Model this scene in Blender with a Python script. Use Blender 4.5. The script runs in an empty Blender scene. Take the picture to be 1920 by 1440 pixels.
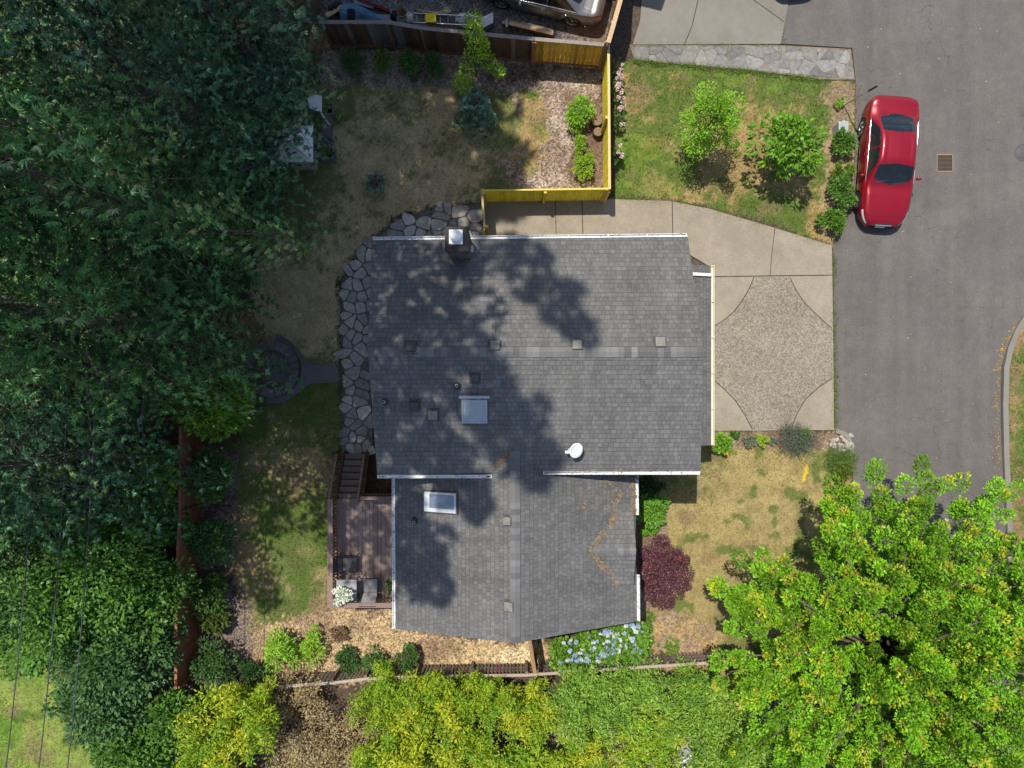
import bpy, math, random
import numpy as np
from mathutils import Vector, Matrix

# ---------------------------------------------------------------- scene, camera, light
S = bpy.context.scene
COL = S.collection
H, F = 27.0, 1331.0                       # camera height, focal length in photo pixels
cam = bpy.data.cameras.new('camera')
cam.sensor_width = 36; cam.lens = 36*F/1920; cam.clip_end = 2000
co = bpy.data.objects.new('camera', cam); COL.objects.link(co)
co.location = (0, 0, H); co.rotation_euler = (0, 0, 0)
S.camera = co
SUN = Vector((0.24, -0.335, -1)).normalized()
wd = bpy.data.worlds.new('World'); S.world = wd; wd.use_nodes = True
nt = wd.node_tree
sky = nt.nodes.new('ShaderNodeTexSky'); sky.sky_type = 'NISHITA'; sky.sun_disc = False
sky.sun_elevation = math.asin(-SUN.z); sky.sun_rotation = math.atan2(-SUN.x, -SUN.y)
sky.air_density = 1.0; sky.dust_density = 1.2
bg = nt.nodes['Background']; bg.inputs[1].default_value = 0.125
nt.links.new(sky.outputs[0], bg.inputs[0])
sl = bpy.data.lights.new('sun', 'SUN'); sl.energy = 4.0; sl.angle = math.radians(0.38); sl.color = (1, 0.93, 0.81)
so = bpy.data.objects.new('sun', sl); COL.objects.link(so)
so.location = (-20, 30, 80); so.rotation_euler = SUN.to_track_quat('-Z', 'Y').to_euler()
S.view_settings.view_transform = 'Standard'; S.view_settings.look = 'None'
S.view_settings.exposure = 0.36; S.view_settings.gamma = 1
S.cycles.max_bounces = 6; S.cycles.transparent_max_bounces = 8

def W(px, py, z=0.0):
    return Vector(((px-960)/F*(H-z), (720-py)/F*(H-z), z))
def WP(pts, z=0.0):
    return [W(a, b, z) for a, b in pts]

# ---------------------------------------------------------------- object helpers
def setp(o, label=None, cat=None, group=None, kind=None):
    if label: o['label'] = label
    if cat: o['category'] = cat
    if group: o['group'] = group
    if kind: o['kind'] = kind
    return o
def thing(name, label, cat, loc=(0, 0, 0), group=None, rz=0):
    o = bpy.data.objects.new(name, None); COL.objects.link(o)
    o.location = loc; o.rotation_euler = (0, 0, rz); o.empty_display_size = 0.2
    return setp(o, label, cat, group)
def origin(p):
    v = Vector((0, 0, 0))
    while p: v += Vector(p.location); p = p.parent
    return v
def copy_tree(o, parent=None):
    c = o.copy(); COL.objects.link(c); c.parent = parent
    for ch in o.children: copy_tree(ch, c)
    return c

class MB:
    """collects shapes given in world coordinates; build() links them as one mesh object"""
    def __init__(s): s.v = []; s.f = []; s.c = []; s.uv = None; s.sm = []
    def add(s, vs, fs, col=(1, 1, 1), smooth=False):
        n = len(s.v); s.v += [tuple(v) for v in vs]
        for f in fs:
            s.f.append([n+i for i in f]); s.c.append(col); s.sm.append(smooth)
        return s
    def box(s, c, size, col=(1, 1, 1), rz=0, M=None):
        x, y, z = [a/2 for a in size]
        vs = [Vector((a*x, b*y, d*z)) for a in (-1, 1) for b in (-1, 1) for d in (-1, 1)]
        R = M if M is not None else Matrix.Rotation(rz, 3, 'Z')
        vs = [R @ v + Vector(c) for v in vs]
        return s.add(vs, [(0, 1, 3, 2), (4, 6, 7, 5), (0, 4, 5, 1), (2, 3, 7, 6), (0, 2, 6, 4), (1, 5, 7, 3)], col)
    def bar(s, a, b, w, h, col=(1, 1, 1), up=(0, 0, 1)):
        a = Vector(a); b = Vector(b); d = (b-a); L = d.length; d.normalize()
        sd = d.cross(Vector(up)); sd.normalize(); u = sd.cross(d)
        M = Matrix((d, sd, u)).transposed()
        return s.box((a+b)/2, (L, w, h), col, M=M)
    def prism(s, poly, z0, z1, col=(1, 1, 1)):
        n = len(poly); P = [(p[0], p[1]) for p in poly]
        ar = sum(P[i][0]*P[(i+1) % n][1]-P[(i+1) % n][0]*P[i][1] for i in range(n))
        if ar < 0: P = P[::-1]
        vs = [(a, b, z0) for a, b in P]+[(a, b, z1) for a, b in P]
        fs = [tuple(range(n, 2*n)), tuple(range(n-1, -1, -1))]
        fs += [(i, (i+1) % n, n+(i+1) % n, n+i) for i in range(n)]
        return s.add(vs, fs, col)
    def slab(s, pts, th, col=(1, 1, 1)):
        pts = [Vector(p) for p in pts]; n = len(pts)
        nn = Vector((0, 0, 0))
        for i in range(n): nn += pts[i].cross(pts[(i+1) % n])
        if nn.z < 0: pts = pts[::-1]; nn = -nn
        nn.normalize(); lo = [p-nn*th for p in pts]
        s.add(pts+lo, [tuple(range(n)), tuple(range(2*n-1, n-1, -1))]+[(i, n+i, n+(i+1) % n, (i+1) % n) for i in range(n)], col)
        return s
    def tube(s, pts, r, n=8, col=(1, 1, 1), cap=True):
        pts = [Vector(p) for p in pts]; rs = r if isinstance(r, (list, tuple)) else [r]*len(pts)
        vs = []; fs = []
        for i, p in enumerate(pts):
            d = (pts[min(i+1, len(pts)-1)]-pts[max(i-1, 0)]).normalized()
            a = d.cross(Vector((0, 0, 1)))
            if a.length < 1e-3: a = Vector((1, 0, 0))
            a.normalize(); b = d.cross(a)
            for k in range(n):
                t = 2*math.pi*k/n; vs.append(p+(a*math.cos(t)+b*math.sin(t))*rs[i])
        for i in range(len(pts)-1):
            for k in range(n):
                q = (k+1) % n; fs.append((i*n+k, i*n+q, (i+1)*n+q, (i+1)*n+k))
        if cap: fs += [tuple(range(n-1, -1, -1)), tuple(range((len(pts)-1)*n, len(pts)*n))]
        return s.add(vs, fs, col, True)
    def lathe(s, c, prof, n=24, col=(1, 1, 1), axis='Z', M=None):
        vs = []; fs = []; m = len(prof)
        for k in range(n):
            t = 2*math.pi*k/n
            for r, z in prof:
                v = Vector((r*math.cos(t), r*math.sin(t), z))
                if M is not None: v = M @ v
                vs.append(v+Vector(c))
        for k in range(n):
            q = (k+1) % n
            for i in range(m-1): fs.append((k*m+i, q*m+i, q*m+i+1, k*m+i+1))
        return s.add(vs, fs, col, True)
    def build(s, name, mat, parent=None, uv=None, bevel=0):
        me = bpy.data.meshes.new(name)
        if parent is None:
            a = np.array(s.v); o0 = Vector(((a[:, 0].min()+a[:, 0].max())/2, (a[:, 1].min()+a[:, 1].max())/2, a[:, 2].min()))
            loc = o0
        else:
            o0 = origin(parent); loc = (0, 0, 0)
        me.from_pydata([tuple(Vector(v)-o0) for v in s.v], [], s.f)
        at = me.attributes.new('col', 'FLOAT_COLOR', 'CORNER')
        arr = []
        for f, c in zip(s.f, s.c): arr += [c[0], c[1], c[2], 1.0]*len(f)
        at.data.foreach_set('color', arr)
        me.polygons.foreach_set('use_smooth', s.sm)
        if uv:
            ul = me.uv_layers.new(name='UVMap')
            for p in me.polygons:
                for li in p.loop_indices:
                    w = Vector(me.vertices[me.loops[li].vertex_index].co)+o0
                    ul.data[li].uv = uv(w)
        me.materials.append(mat)
        o = bpy.data.objects.new(name, me); COL.objects.link(o); o.location = loc
        if parent: o.parent = parent
        if bevel:
            md = o.modifiers.new('bevel', 'BEVEL'); md.width = bevel; md.segments = 2; md.limit_method = 'ANGLE'
        return o

def arr_mesh(name, V, C, mat, parent=None, nv=4, loc=None):
    """many separate small faces (leaves, blades, chips), coordinates relative to the parent"""
    V = np.asarray(V, np.float32).reshape(-1, 3); n = len(V)//nv
    me = bpy.data.meshes.new(name)
    me.vertices.add(len(V)); me.vertices.foreach_set('co', V.ravel())
    me.loops.add(len(V)); me.loops.foreach_set('vertex_index', np.arange(len(V), dtype=np.int32))
    me.polygons.add(n)
    me.polygons.foreach_set('loop_start', np.arange(0, len(V), nv, dtype=np.int32))
    me.polygons.foreach_set('loop_total', np.full(n, nv, np.int32))
    C4 = np.ones((len(V), 4), np.float32); C4[:, :3] = np.repeat(np.asarray(C, np.float32).reshape(-1, 3), nv, axis=0)
    at = me.attributes.new('col', 'FLOAT_COLOR', 'POINT'); at.data.foreach_set('color', C4.ravel())
    me.update(); me.validate()
    me.materials.append(mat)
    o = bpy.data.objects.new(name, me); COL.objects.link(o)
    if parent: o.parent = parent
    if loc is not None: o.location = loc
    return o

def unit(a): return a/(np.linalg.norm(a, axis=-1, keepdims=True)+1e-9)
def leaf_quads(P, D, N, L, Wd, fold=0.18):
    """P base, D axis, N normal; one folded diamond per leaf"""
    D = unit(D); Sd = unit(np.cross(D, N)); N2 = np.cross(Sd, D)
    L = np.asarray(L).reshape(-1, 1); Wd = np.asarray(Wd).reshape(-1, 1)
    mid = P+D*L*0.45
    return np.stack([P, mid+Sd*Wd-N2*Wd*fold*-1, P+D*L-N2*L*0.12, mid-Sd*Wd+N2*Wd*fold], axis=1)

# ---------------------------------------------------------------- materials
def new_mat(name):
    m = bpy.data.materials.new(name); m.use_nodes = True
    t = m.node_tree; return m, t, t.nodes, t.links, t.nodes['Principled BSDF']
def mixc(t, fac, a, b, mode='MIX'):
    n = t.nodes.new('ShaderNodeMix'); n.data_type = 'RGBA'; n.blend_type = mode
    for k, v in ((0, fac), (6, a), (7, b)):
        if hasattr(v, 'is_linked'): t.links.new(v, n.inputs[k])
        elif isinstance(v, (int, float)): n.inputs[k].default_value = v
        else: n.inputs[k].default_value = (*v, 1)
    return n.outputs[2]
def noise(t, scale, detail=3, rough=0.6, vec=None):
    n = t.nodes.new('ShaderNodeTexNoise'); n.inputs['Scale'].default_value = scale
    n.inputs['Detail'].default_value = detail; n.inputs['Roughness'].default_value = rough
    if vec is None:
        g = t.nodes.new('ShaderNodeNewGeometry'); vec = g.outputs['Position']
    t.links.new(vec, n.inputs['Vector'])
    return n.outputs['Fac']
def ramp(t, fac, lo, hi, a=0.0, b=1.0):
    n = t.nodes.new('ShaderNodeMapRange'); n.inputs[1].default_value = lo; n.inputs[2].default_value = hi
    n.inputs[3].default_value = a; n.inputs[4].default_value = b
    t.links.new(fac, n.inputs[0]); return n.outputs[0]
def bump(t, h, strength, dist=0.02):
    n = t.nodes.new('ShaderNodeBump'); n.inputs['Strength'].default_value = strength; n.inputs['Distance'].default_value = dist
    t.links.new(h, n.inputs['Height']); return n.outputs[0]
def attr(t, name='col'):
    n = t.nodes.new('ShaderNodeAttribute'); n.attribute_name = name; return n.outputs['Color']

def mat_plain(name, c, rough=0.6, metal=0, var=0.25, scale=8, bmp=0.1, coat=0):
    m, t, N, L, p = new_mat(name)
    n = noise(t, scale, 5); d = tuple(x*(1-var) for x in c); e = tuple(min(1, x*(1+var)) for x in c)
    L.new(mixc(t, ramp(t, n, .3, .7), d, e), p.inputs['Base Color'])
    p.inputs['Roughness'].default_value = rough; p.inputs['Metallic'].default_value = metal
    p.inputs['Coat Weight'].default_value = coat
    if bmp: L.new(bump(t, noise(t, scale*6, 3), bmp), p.inputs['Normal'])
    return m
def mat_attr(name, rough=0.8, var=0.3, scale=10, bmp=0.3, stretch=None, streak=0.0):
    """colour from the faces' own 'col' attribute, worn by noise"""
    m, t, N, L, p = new_mat(name)
    vec = None
    if stretch:
        g = t.nodes.new('ShaderNodeNewGeometry'); mp = t.nodes.new('ShaderNodeMapping')
        mp.inputs['Scale'].default_value = stretch; L.new(g.outputs['Position'], mp.inputs[0]); vec = mp.outputs[0]
    n = noise(t, scale, 6, .65, vec)
    f = ramp(t, n, .25, .75, 1-var, 1+var)
    L.new(mixc(t, 1.0, attr(t), f, 'MULTIPLY'), p.inputs['Base Color'])
    p.inputs['Roughness'].default_value = rough; p.inputs['Specular IOR Level'].default_value = 0.25
    if bmp: L.new(bump(t, n, bmp), p.inputs['Normal'])
    return m
def mat_leaf(name, trans=0.35, rough=0.5, spec=0.35):
    m, t, N, L, p = new_mat(name)
    a = attr(t)
    L.new(a, p.inputs['Base Color']); p.inputs['Roughness'].default_value = rough
    p.inputs['Specular IOR Level'].default_value = spec
    tr = N.new('ShaderNodeBsdfTranslucent'); L.new(mixc(t, 1.0, a, (1.25, 1.2, 0.55), 'MULTIPLY'), tr.inputs[0])
    mx = N.new('ShaderNodeMixShader'); mx.inputs[0].default_value = trans
    L.new(p.outputs[0], mx.inputs[1]); L.new(tr.outputs[0], mx.inputs[2])
    L.new(mx.outputs[0], N['Material Output'].inputs['Surface'])
    return m

M_leaf = mat_leaf('leaf', 0.33)
M_gloss = mat_leaf('glossy_leaf', 0.25, 0.42, 0.3)
M_needle = mat_leaf('needles', 0.34, 0.55, 0.3)
M_petal = mat_leaf('petal', 0.2, 0.6, 0.2)
M_grass = mat_leaf('grass_blade', 0.3, 0.7, 0.15)
M_chip = mat_attr('chips', 0.9, 0.2, 30, 0)
M_bark = mat_plain('bark', (0.13, 0.10, 0.08), 0.95, var=0.5, scale=9, bmp=0.8)
M_twig = mat_plain('twig', (0.15, 0.12, 0.10), 0.95, var=0.3, scale=9, bmp=0.3)
M_wood = mat_attr('weathered_boards', 0.85, 0.4, 5, 0.3, stretch=(4, 4, 0.6))
M_deckw = mat_attr('deck_boards', 0.8, 0.22, 6, 0.2, stretch=(6, 0.7, 2))
M_paintw = mat_attr('painted_wood', 0.6, 0.16, 6, 0.1)
M_white = mat_plain('white_paint', (0.78, 0.78, 0.77), 0.5, var=0.12, scale=5, bmp=0.05)
M_metal = mat_plain('grey_metal', (0.45, 0.46, 0.47), 0.4, 0.8, .15, 8, 0.05)
M_dark = mat_plain('dark_plastic', (0.03, 0.03, 0.033), 0.6, var=.3, bmp=.1)
M_rubber = mat_plain('tyre_rubber', (0.025, 0.025, 0.025), 0.8, var=.2, bmp=.2)
M_alloy = mat_plain('alloy', (0.55, 0.55, 0.56), 0.3, 0.9, .1, 4, 0)
M_chrome = mat_plain('chrome', (0.75, 0.75, 0.76), 0.15, 1.0, .05, 4, 0)
M_siding = mat_plain('siding', (0.42, 0.38, 0.30), 0.8, var=.1)
M_any = mat_attr('coloured', 0.6, 0.12, 6, 0.1)

def mat_shingle():
    m, t, N, L, p = new_mat('asphalt_shingles')
    uv = N.new('ShaderNodeUVMap')
    b = N.new('ShaderNodeTexBrick'); L.new(uv.outputs[0], b.inputs['Vector'])
    b.offset = 0.37; b.offset_frequency = 2; b.squash = 0.8; b.squash_frequency = 3
    b.inputs['Scale'].default_value = 1; b.inputs['Brick Width'].default_value = 0.165
    b.inputs['Row Height'].default_value = 0.142; b.inputs['Mortar Size'].default_value = 0.006
    b.inputs['Mortar Smooth'].default_value = 0.3; b.inputs['Bias'].default_value = -0.15
    b.inputs['Color1'].default_value = (.116, .115, .113, 1); b.inputs['Color2'].default_value = (.158, .156, .153, 1)
    b.inputs['Mortar'].default_value = (.072, .072, .072, 1)
    # staggered rows show a shadow line at each course's lower edge (real overlap, in the bump)
    sx = N.new('ShaderNodeSeparateXYZ'); L.new(uv.outputs[0], sx.inputs[0])
    dv = N.new('ShaderNodeMath'); dv.operation = 'DIVIDE'; dv.inputs[1].default_value = 0.142; L.new(sx.outputs[1], dv.inputs[0])
    fr = N.new('ShaderNodeMath'); fr.operation = 'FRACT'; L.new(dv.outputs[0], fr.inputs[0])
    gran = noise(t, 55, 4, .8); big = noise(t, 0.9, 5, .6); mid = noise(t, 9, 4, .7)
    c = mixc(t, 1.0, b.outputs['Color'], ramp(t, gran, .25, .75, .62, 1.38), 'MULTIPLY')
    c = mixc(t, 1.0, c, ramp(t, big, .3, .7, .88, 1.14), 'MULTIPLY')
    c = mixc(t, 1.0, c, ramp(t, mid, .3, .7, .86, 1.14), 'MULTIPLY')
    mp = N.new('ShaderNodeMapping'); mp.inputs['Scale'].default_value = (2.6, .22, 1); L.new(uv.outputs[0], mp.inputs[0])
    c = mixc(t, 1.0, c, ramp(t, noise(t, 1.0, 6, .65, mp.outputs[0]), .3, .7, .88, 1.12), 'MULTIPLY')
    L.new(c, p.inputs['Base Color']); p.inputs['Roughness'].default_value = 0.95
    p.inputs['Specular IOR Level'].default_value = 0.2
    inv = N.new('ShaderNodeMath'); inv.operation = 'SUBTRACT'; inv.inputs[0].default_value = 1.0; L.new(fr.outputs[0], inv.inputs[1])
    ad = N.new('ShaderNodeMath'); ad.operation = 'MULTIPLY_ADD'; L.new(b.outputs['Fac'], ad.inputs[0]); ad.inputs[1].default_value = -0.6; L.new(inv.outputs[0], ad.inputs[2])
    L.new(bump(t, ad.outputs[0], 0.55, 0.012), p.inputs['Normal'])
    return m
M_shingle = mat_shingle()
M_cap = mat_attr('ridge_cap_shingles', 0.95, 0.3, 40, 0.4)

def mat_ground():
    m, t, N, L, p = new_mat('ground')
    a = attr(t); g = N.new('ShaderNodeAttribute'); g.attribute_name = 'chip'
    fine = noise(t, 28, 5, .75); mid = noise(t, 6, 5, .7)
    c = mixc(t, 1.0, a, ramp(t, fine, .25, .75, .55, 1.45), 'MULTIPLY')
    c = mixc(t, 1.0, c, ramp(t, mid, .3, .7, .82, 1.18), 'MULTIPLY')
    v = N.new('ShaderNodeTexVoronoi'); v.inputs['Scale'].default_value = 17
    gg = N.new('ShaderNodeNewGeometry'); L.new(gg.outputs['Position'], v.inputs['Vector'])
    sv = N.new('ShaderNodeSeparateColor'); L.new(v.outputs['Color'], sv.inputs[0])
    cc = mixc(t, 1.0, c, ramp(t, sv.outputs[0], 0, 1, .45, 1.75), 'MULTIPLY')
    c = mixc(t, g.outputs['Fac'], c, cc)
    L.new(c, p.inputs['Base Color']); p.inputs['Roughness'].default_value = 1
    p.inputs['Specular IOR Level'].default_value = 0.1
    L.new(bump(t, fine, 0.7, 0.03), p.inputs['Normal'])
    return m
M_ground = mat_ground()

def mat_paving(name, c, speck, sp_scale, stain=0.2, cracks=0.0, bmp=.25, vscale=0.0):
    m, t, N, L, p = new_mat(name)
    big = noise(t, 0.45, 6, .65); mid = noise(t, 2.3, 6, .75); fine = noise(t, sp_scale, 4, .85)
    col = mixc(t, ramp(t, big, .3, .7), tuple(x*(1-stain) for x in c), tuple(x*(1+stain) for x in c))
    col = mixc(t, 1.0, col, ramp(t, mid, .25, .75, 1-stain, 1+stain), 'MULTIPLY')
    col = mixc(t, 1.0, col, ramp(t, fine, .25, .75, 1-speck, 1+speck), 'MULTIPLY')
    if vscale:
        v = N.new('ShaderNodeTexVoronoi'); v.inputs['Scale'].default_value = vscale
        gg = N.new('ShaderNodeNewGeometry'); L.new(gg.outputs['Position'], v.inputs['Vector'])
        sv = N.new('ShaderNodeSeparateColor'); L.new(v.outputs['Color'], sv.inputs[0])
        col = mixc(t, 1.0, col, ramp(t, sv.outputs[0], 0, 1, .62, 1.38), 'MULTIPLY')
    if cracks:
        g3 = N.new('ShaderNodeNewGeometry'); mp = N.new('ShaderNodeMapping'); mp.inputs['Scale'].default_value = (1.6, .09, 1); L.new(g3.outputs['Position'], mp.inputs[0])
        col = mixc(t, 1.0, col, ramp(t, noise(t, 1.0, 5, .6, mp.outputs[0]), .3, .7, .9, 1.1), 'MULTIPLY')
        sp = ramp(t, noise(t, .5, 7, .74), .54, .74, 0, .5); col = mixc(t, sp, col, (.19, .165, .135))
        oil = ramp(t, noise(t, 2.6, 3, .5), .70, .78, 0, .6); col = mixc(t, oil, col, tuple(x*.5 for x in c))
        w = N.new('ShaderNodeTexVoronoi'); w.feature = 'DISTANCE_TO_EDGE'; w.inputs['Scale'].default_value = 0.22
        gg = N.new('ShaderNodeNewGeometry'); nn = N.new('ShaderNodeTexNoise'); nn.inputs['Scale'].default_value = 0.9; nn.inputs['Detail'].default_value = 6
        L.new(gg.outputs['Position'], nn.inputs['Vector'])
        vm = N.new('ShaderNodeVectorMath'); vm.operation = 'MULTIPLY_ADD'; L.new(nn.outputs['Color'], vm.inputs[0])
        vm.inputs[1].default_value = (2.2, 2.2, 0); L.new(gg.outputs['Position'], vm.inputs[2]); L.new(vm.outputs[0], w.inputs['Vector'])
        gate = ramp(t, noise(t, .35, 2), .48, .6)
        cr = ramp(t, w.outputs['Distance'], 0.0, .006, cracks, 0)
        mm = N.new('ShaderNodeMath'); mm.operation = 'MULTIPLY'; L.new(cr, mm.inputs[0]); L.new(gate, mm.inputs[1])
        col = mixc(t, mm.outputs[0], col, tuple(x*.3 for x in c))
    L.new(col, p.inputs['Base Color']); p.inputs['Roughness'].default_value = 0.92
    p.inputs['Specular IOR Level'].default_value = 0.25
    L.new(bump(t, fine, bmp, 0.01), p.inputs['Normal'])
    return m
M_asphalt = mat_paving('asphalt', (0.118, 0.109, 0.103), 0.5, 40, 0.13, 0.45, .35)
M_conc = mat_paving('concrete', (0.27, 0.235, 0.184), 0.38, 34, 0.15, 0.0)
M_conc2 = mat_paving('grey_concrete', (0.2, 0.188, 0.165), 0.15, 34, 0.12, 0.0)
M_agg = mat_paving('exposed_aggregate', (0.225, 0.197, 0.158), 0.3, 34, 0.13, 0.0, .5, 26)
M_joint = mat_plain('joint', (0.05, 0.043, 0.035), 0.95, var=.4, bmp=.2)
M_stone = mat_attr('flagstone', 0.9, 0.35, 7, 0.5)

# ---------------------------------------------------------------- noise and masks for the ground
def vnoise(X, Y, sc, seed):
    r = np.random.default_rng(seed); T = r.random((256, 256))
    x = X*sc+500; y = Y*sc+500
    xi = np.floor(x).astype(int); yi = np.floor(y).astype(int); fx = x-xi; fy = y-yi
    fx = fx*fx*(3-2*fx); fy = fy*fy*(3-2*fy)
    g = lambda a, b: T[a % 256, b % 256]
    return (g(xi, yi)*(1-fx)+g(xi+1, yi)*fx)*(1-fy)+(g(xi, yi+1)*(1-fx)+g(xi+1, yi+1)*fx)*fy
def fbm(X, Y, sc, seed, o=4):
    a = 0; w = 1; tot = 0
    for k in range(o): a = a+w*vnoise(X, Y, sc*2**k, seed+k); tot += w; w *= .55
    return a/tot
def inpoly(X, Y, poly):
    ins = np.zeros(X.shape, bool); n = len(poly)
    for i in range(n):
        x1, y1 = poly[i][0], poly[i][1]; x2, y2 = poly[(i+1) % n][0], poly[(i+1) % n][1]
        if y1 == y2: continue
        c = ((y1 > Y) != (y2 > Y)) & (X < (x2-x1)*(Y-y1)/(y2-y1)+x1); ins ^= c
    return ins
def ss(x, a, b): t = np.clip((x-a)/(b-a), 0, 1); return t*t*(3-2*t)

SOIL = (.085, .062, .045); DRY = (.30, .215, .098); TAN = (.41, .32, .19); GRN = (.095, .135, .032); BRI = (.12, .19, .028)
MUL = (.105, .078, .06); CHIPC = (.26, .205, .165); STRAW = (.36, .265, .15); GRAV = (.15, .142, .14)
ZONES = [  # pixel polygon, colour a, colour b, noise scale, threshold, grass amount, chip amount, edge warp (m)
    ([(-400, -300), (640, -300), (640, 900), (-400, 900)], SOIL, (.22, .17, .07), .5, .55, .1, .5, .2),
    ([(600, -200), (1145, -200), (1145, 84), (600, 60)], GRAV, (.12, .11, .105), .8, .5, 0, 1, .1),
    ([(1080, -60), (1150, -60), (1140, 76), (1060, 68)], (.2, .14, .1), (.24, .17, .12), .8, .5, 0, .1, .25),
    ([(600, 90), (1130, 110), (1130, 385), (600, 385)], (.115, .085, .066), CHIPC, .6, .45, .05, .8, .1),
    ([(945, 150), (1125, 140), (1128, 372), (945, 372)], (.22, .165, .125), (.30, .24, .20), 1.2, .5, .08, 1, .3),
    ([(520, 150), (950, 165), (985, 250), (930, 300), (985, 372), (890, 385), (800, 392), (700, 450), (640, 520), (636, 690), (560, 690), (470, 600), (480, 330)], TAN, (.15, .16, .06), .38, .50, .9, .1, .35),
    ([(968, 200), (1030, 190), (1010, 290), (985, 330), (960, 260)], DRY, GRN, .9, .62, .9, .2, .5),
    ([(970, 172), (1015, 165), (1018, 190), (980, 196)], GRN, DRY, 1.2, .6, .9, .1, .3),
    ([(1065, 180), (1132, 180), (1132, 350), (1075, 350)], (.15, .1, .07), (.19, .14, .1), .8, .5, .02, .5, .3),
    ([(1152, 112), (1180, 112), (1400, 132), (1545, 152), (1608, 155), (1610, 470), (1560, 462), (1420, 410), (1260, 374), (1152, 374)], GRN, DRY, .33, .54, 1, .05, .12),
    ([(1160, 118), (1300, 118), (1560, 152), (1555, 180), (1380, 158), (1180, 128)], BRI, GRN, .8, .5, 1, 0, .25),
    ([(1156, 262), (1260, 255), (1290, 330), (1230, 365), (1160, 365)], BRI, (.2, .19, .06), .8, .62, 1, 0, .5),
    ([(1538, 165), (1610, 155), (1612, 470), (1545, 455), (1548, 320), (1560, 240)], (.20, .15, .095), (.28, .21, .12), .9, .5, .25, .5, .25),
    ([(372, 700), (640, 705), (640, 850), (618, 930), (615, 1145), (560, 1160), (470, 1200), (440, 1050), (430, 860), (400, 800)], (.105, .13, .04), (.27, .21, .11), .35, .58, 1, 0, .3),
    ([(355, 830), (445, 850), (440, 1050), (470, 1200), (600, 1160), (600, 1290), (350, 1290)], (.085, .06, .05), (.15, .12, .1), .9, .5, .05, .9, .3),
    ([(470, 1180), (615, 1140), (745, 1140), (745, 1178), (975, 1205), (1030, 1200), (1040, 1262), (470, 1290)], (.235, .165, .105), STRAW, .7, .5, .03, 1, .2),
    ([(860, 1222), (1000, 1215), (1000, 1245), (850, 1250)], STRAW, (.45, .36, .22), .9, .45, 0, 1, .2),
    ([(1190, 835), (1600, 835), (1640, 1000), (1560, 1300), (1190, 1250)], (.295, .235, .108), (.16, .17, .055), .4, .62, 1, .1, .1),
    ([(1190, 1160), (1260, 1140), (1350, 1190), (1360, 1250), (1190, 1255)], (.25, .18, .125), DRY, .8, .5, .3, .6, .3),
    ([(1338, 808), (1575, 806), (1575, 842), (1338, 842)], (.165, .115, .08), (.22, .17, .12), .9, .5, .1, .5, .06),
    ([(1190, 885), (1245, 900), (1250, 1000), (1225, 1140), (1235, 1180), (1190, 1190)], (.14, .1, .07), (.2, .15, .11), .9, .5, .1, .6, .15),
    ([(1880, 560), (2400, 400), (2400, 1500), (1880, 1500)], (.24, .165, .085), GRN, .5, .6, .8, .3, .1),
    ([(-600, 1180), (40, 1180), (150, 1300), (240, 1500), (240, 1900), (-600, 1900)], (.115, .2, .03), (.2, .25, .06), .5, .5, 1, 0, .3),
    ([(1030, 1290), (1500, 1290), (1700, 1700), (1030, 1700)], (.2, .15, .1), SOIL, .6, .5, .1, .6, .3),
]
def ground_fields(X, Y):
    n = X.shape
    wx = (fbm(X, Y, 1.1, 11)-.5)*2; wy = (fbm(X, Y, 1.1, 31)-.5)*2
    fa = (fbm(X, Y, 7, 51, 2)-.5)
    jr = np.random.default_rng(99); jx = jr.normal(0, .09, n); jy = jr.normal(0, .09, n)
    R = np.zeros(n+(3,)); f = fbm(X, Y, .4, 5)
    base = np.array(SOIL)*.9; R[:] = base+(f[..., None]-.5)*.06
    grass = np.full(n, .15); chip = np.full(n, .5)
    for k, (poly, a, b, sc, th, gr, chp, wp) in enumerate(ZONES):
        P = WP(poly)
        xs = [p.x for p in P]; ys = [p.y for p in P]
        m = (X > min(xs)-1) & (X < max(xs)+1) & (Y > min(ys)-1) & (Y < max(ys)+1)
        if not m.any(): continue
        jw = min(1.0, wp*5)
        Xm = X[m]+wx[m]*wp*1.6+fa[m]*wp*.8+jx[m]*jw; Ym = Y[m]+wy[m]*wp*1.6+fa[m]*wp*.5+jy[m]*jw
        ins = inpoly(Xm, Ym, P)
        q = ss(fbm(X[m], Y[m], sc, 100+k*7, 5)+(fbm(X[m], Y[m], sc*9, 700+k, 3)-.5)*.32+jx[m]*.5, th-.1, th+.1)[:, None]
        c = np.array(a)*(1-q)+np.array(b)*q
        c = c*(1+(fbm(X[m], Y[m], 2.5, 300+k, 3)[:, None]-.5)*.5)
        if gr > .7 and a[0] < .32:
            wd_ = (ss(fbm(X[m], Y[m], 1.9, 500+k, 3), .60, .70)*.75)[:, None]; c = c*(1-wd_)+np.array((.075, .125, .025))*wd_
            br = (ss(fbm(X[m], Y[m], 1.2, 600+k, 4), .62, .74)*.55)[:, None]; c = c*(1-br)+np.array((.2, .145, .085))*br
        idx = np.where(m)
        sel = tuple(i[ins] for i in idx)
        R[sel] = c[ins]; grass[sel] = gr; chip[sel] = chp
    for (x0, y0, x1, y1, wpx) in ((1505, 842, 1508, 862, 2.2), (1513, 876, 1508, 900, 2.6)):
        A = W(x0, y0); B = W(x1, y1); d = B-A; L2 = d.x*d.x+d.y*d.y
        tt = np.clip(((X-A.x)*d.x+(Y-A.y)*d.y)/L2, 0, 1)
        dist = np.hypot(X-A.x-tt*d.x, Y-A.y-tt*d.y)+wx*.04
        s = dist < wpx/49.3
        R[s] = R[s]*.25+np.array((.62, .46, .02))*.75
    return np.clip(R, .01, .9), grass, chip

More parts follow.
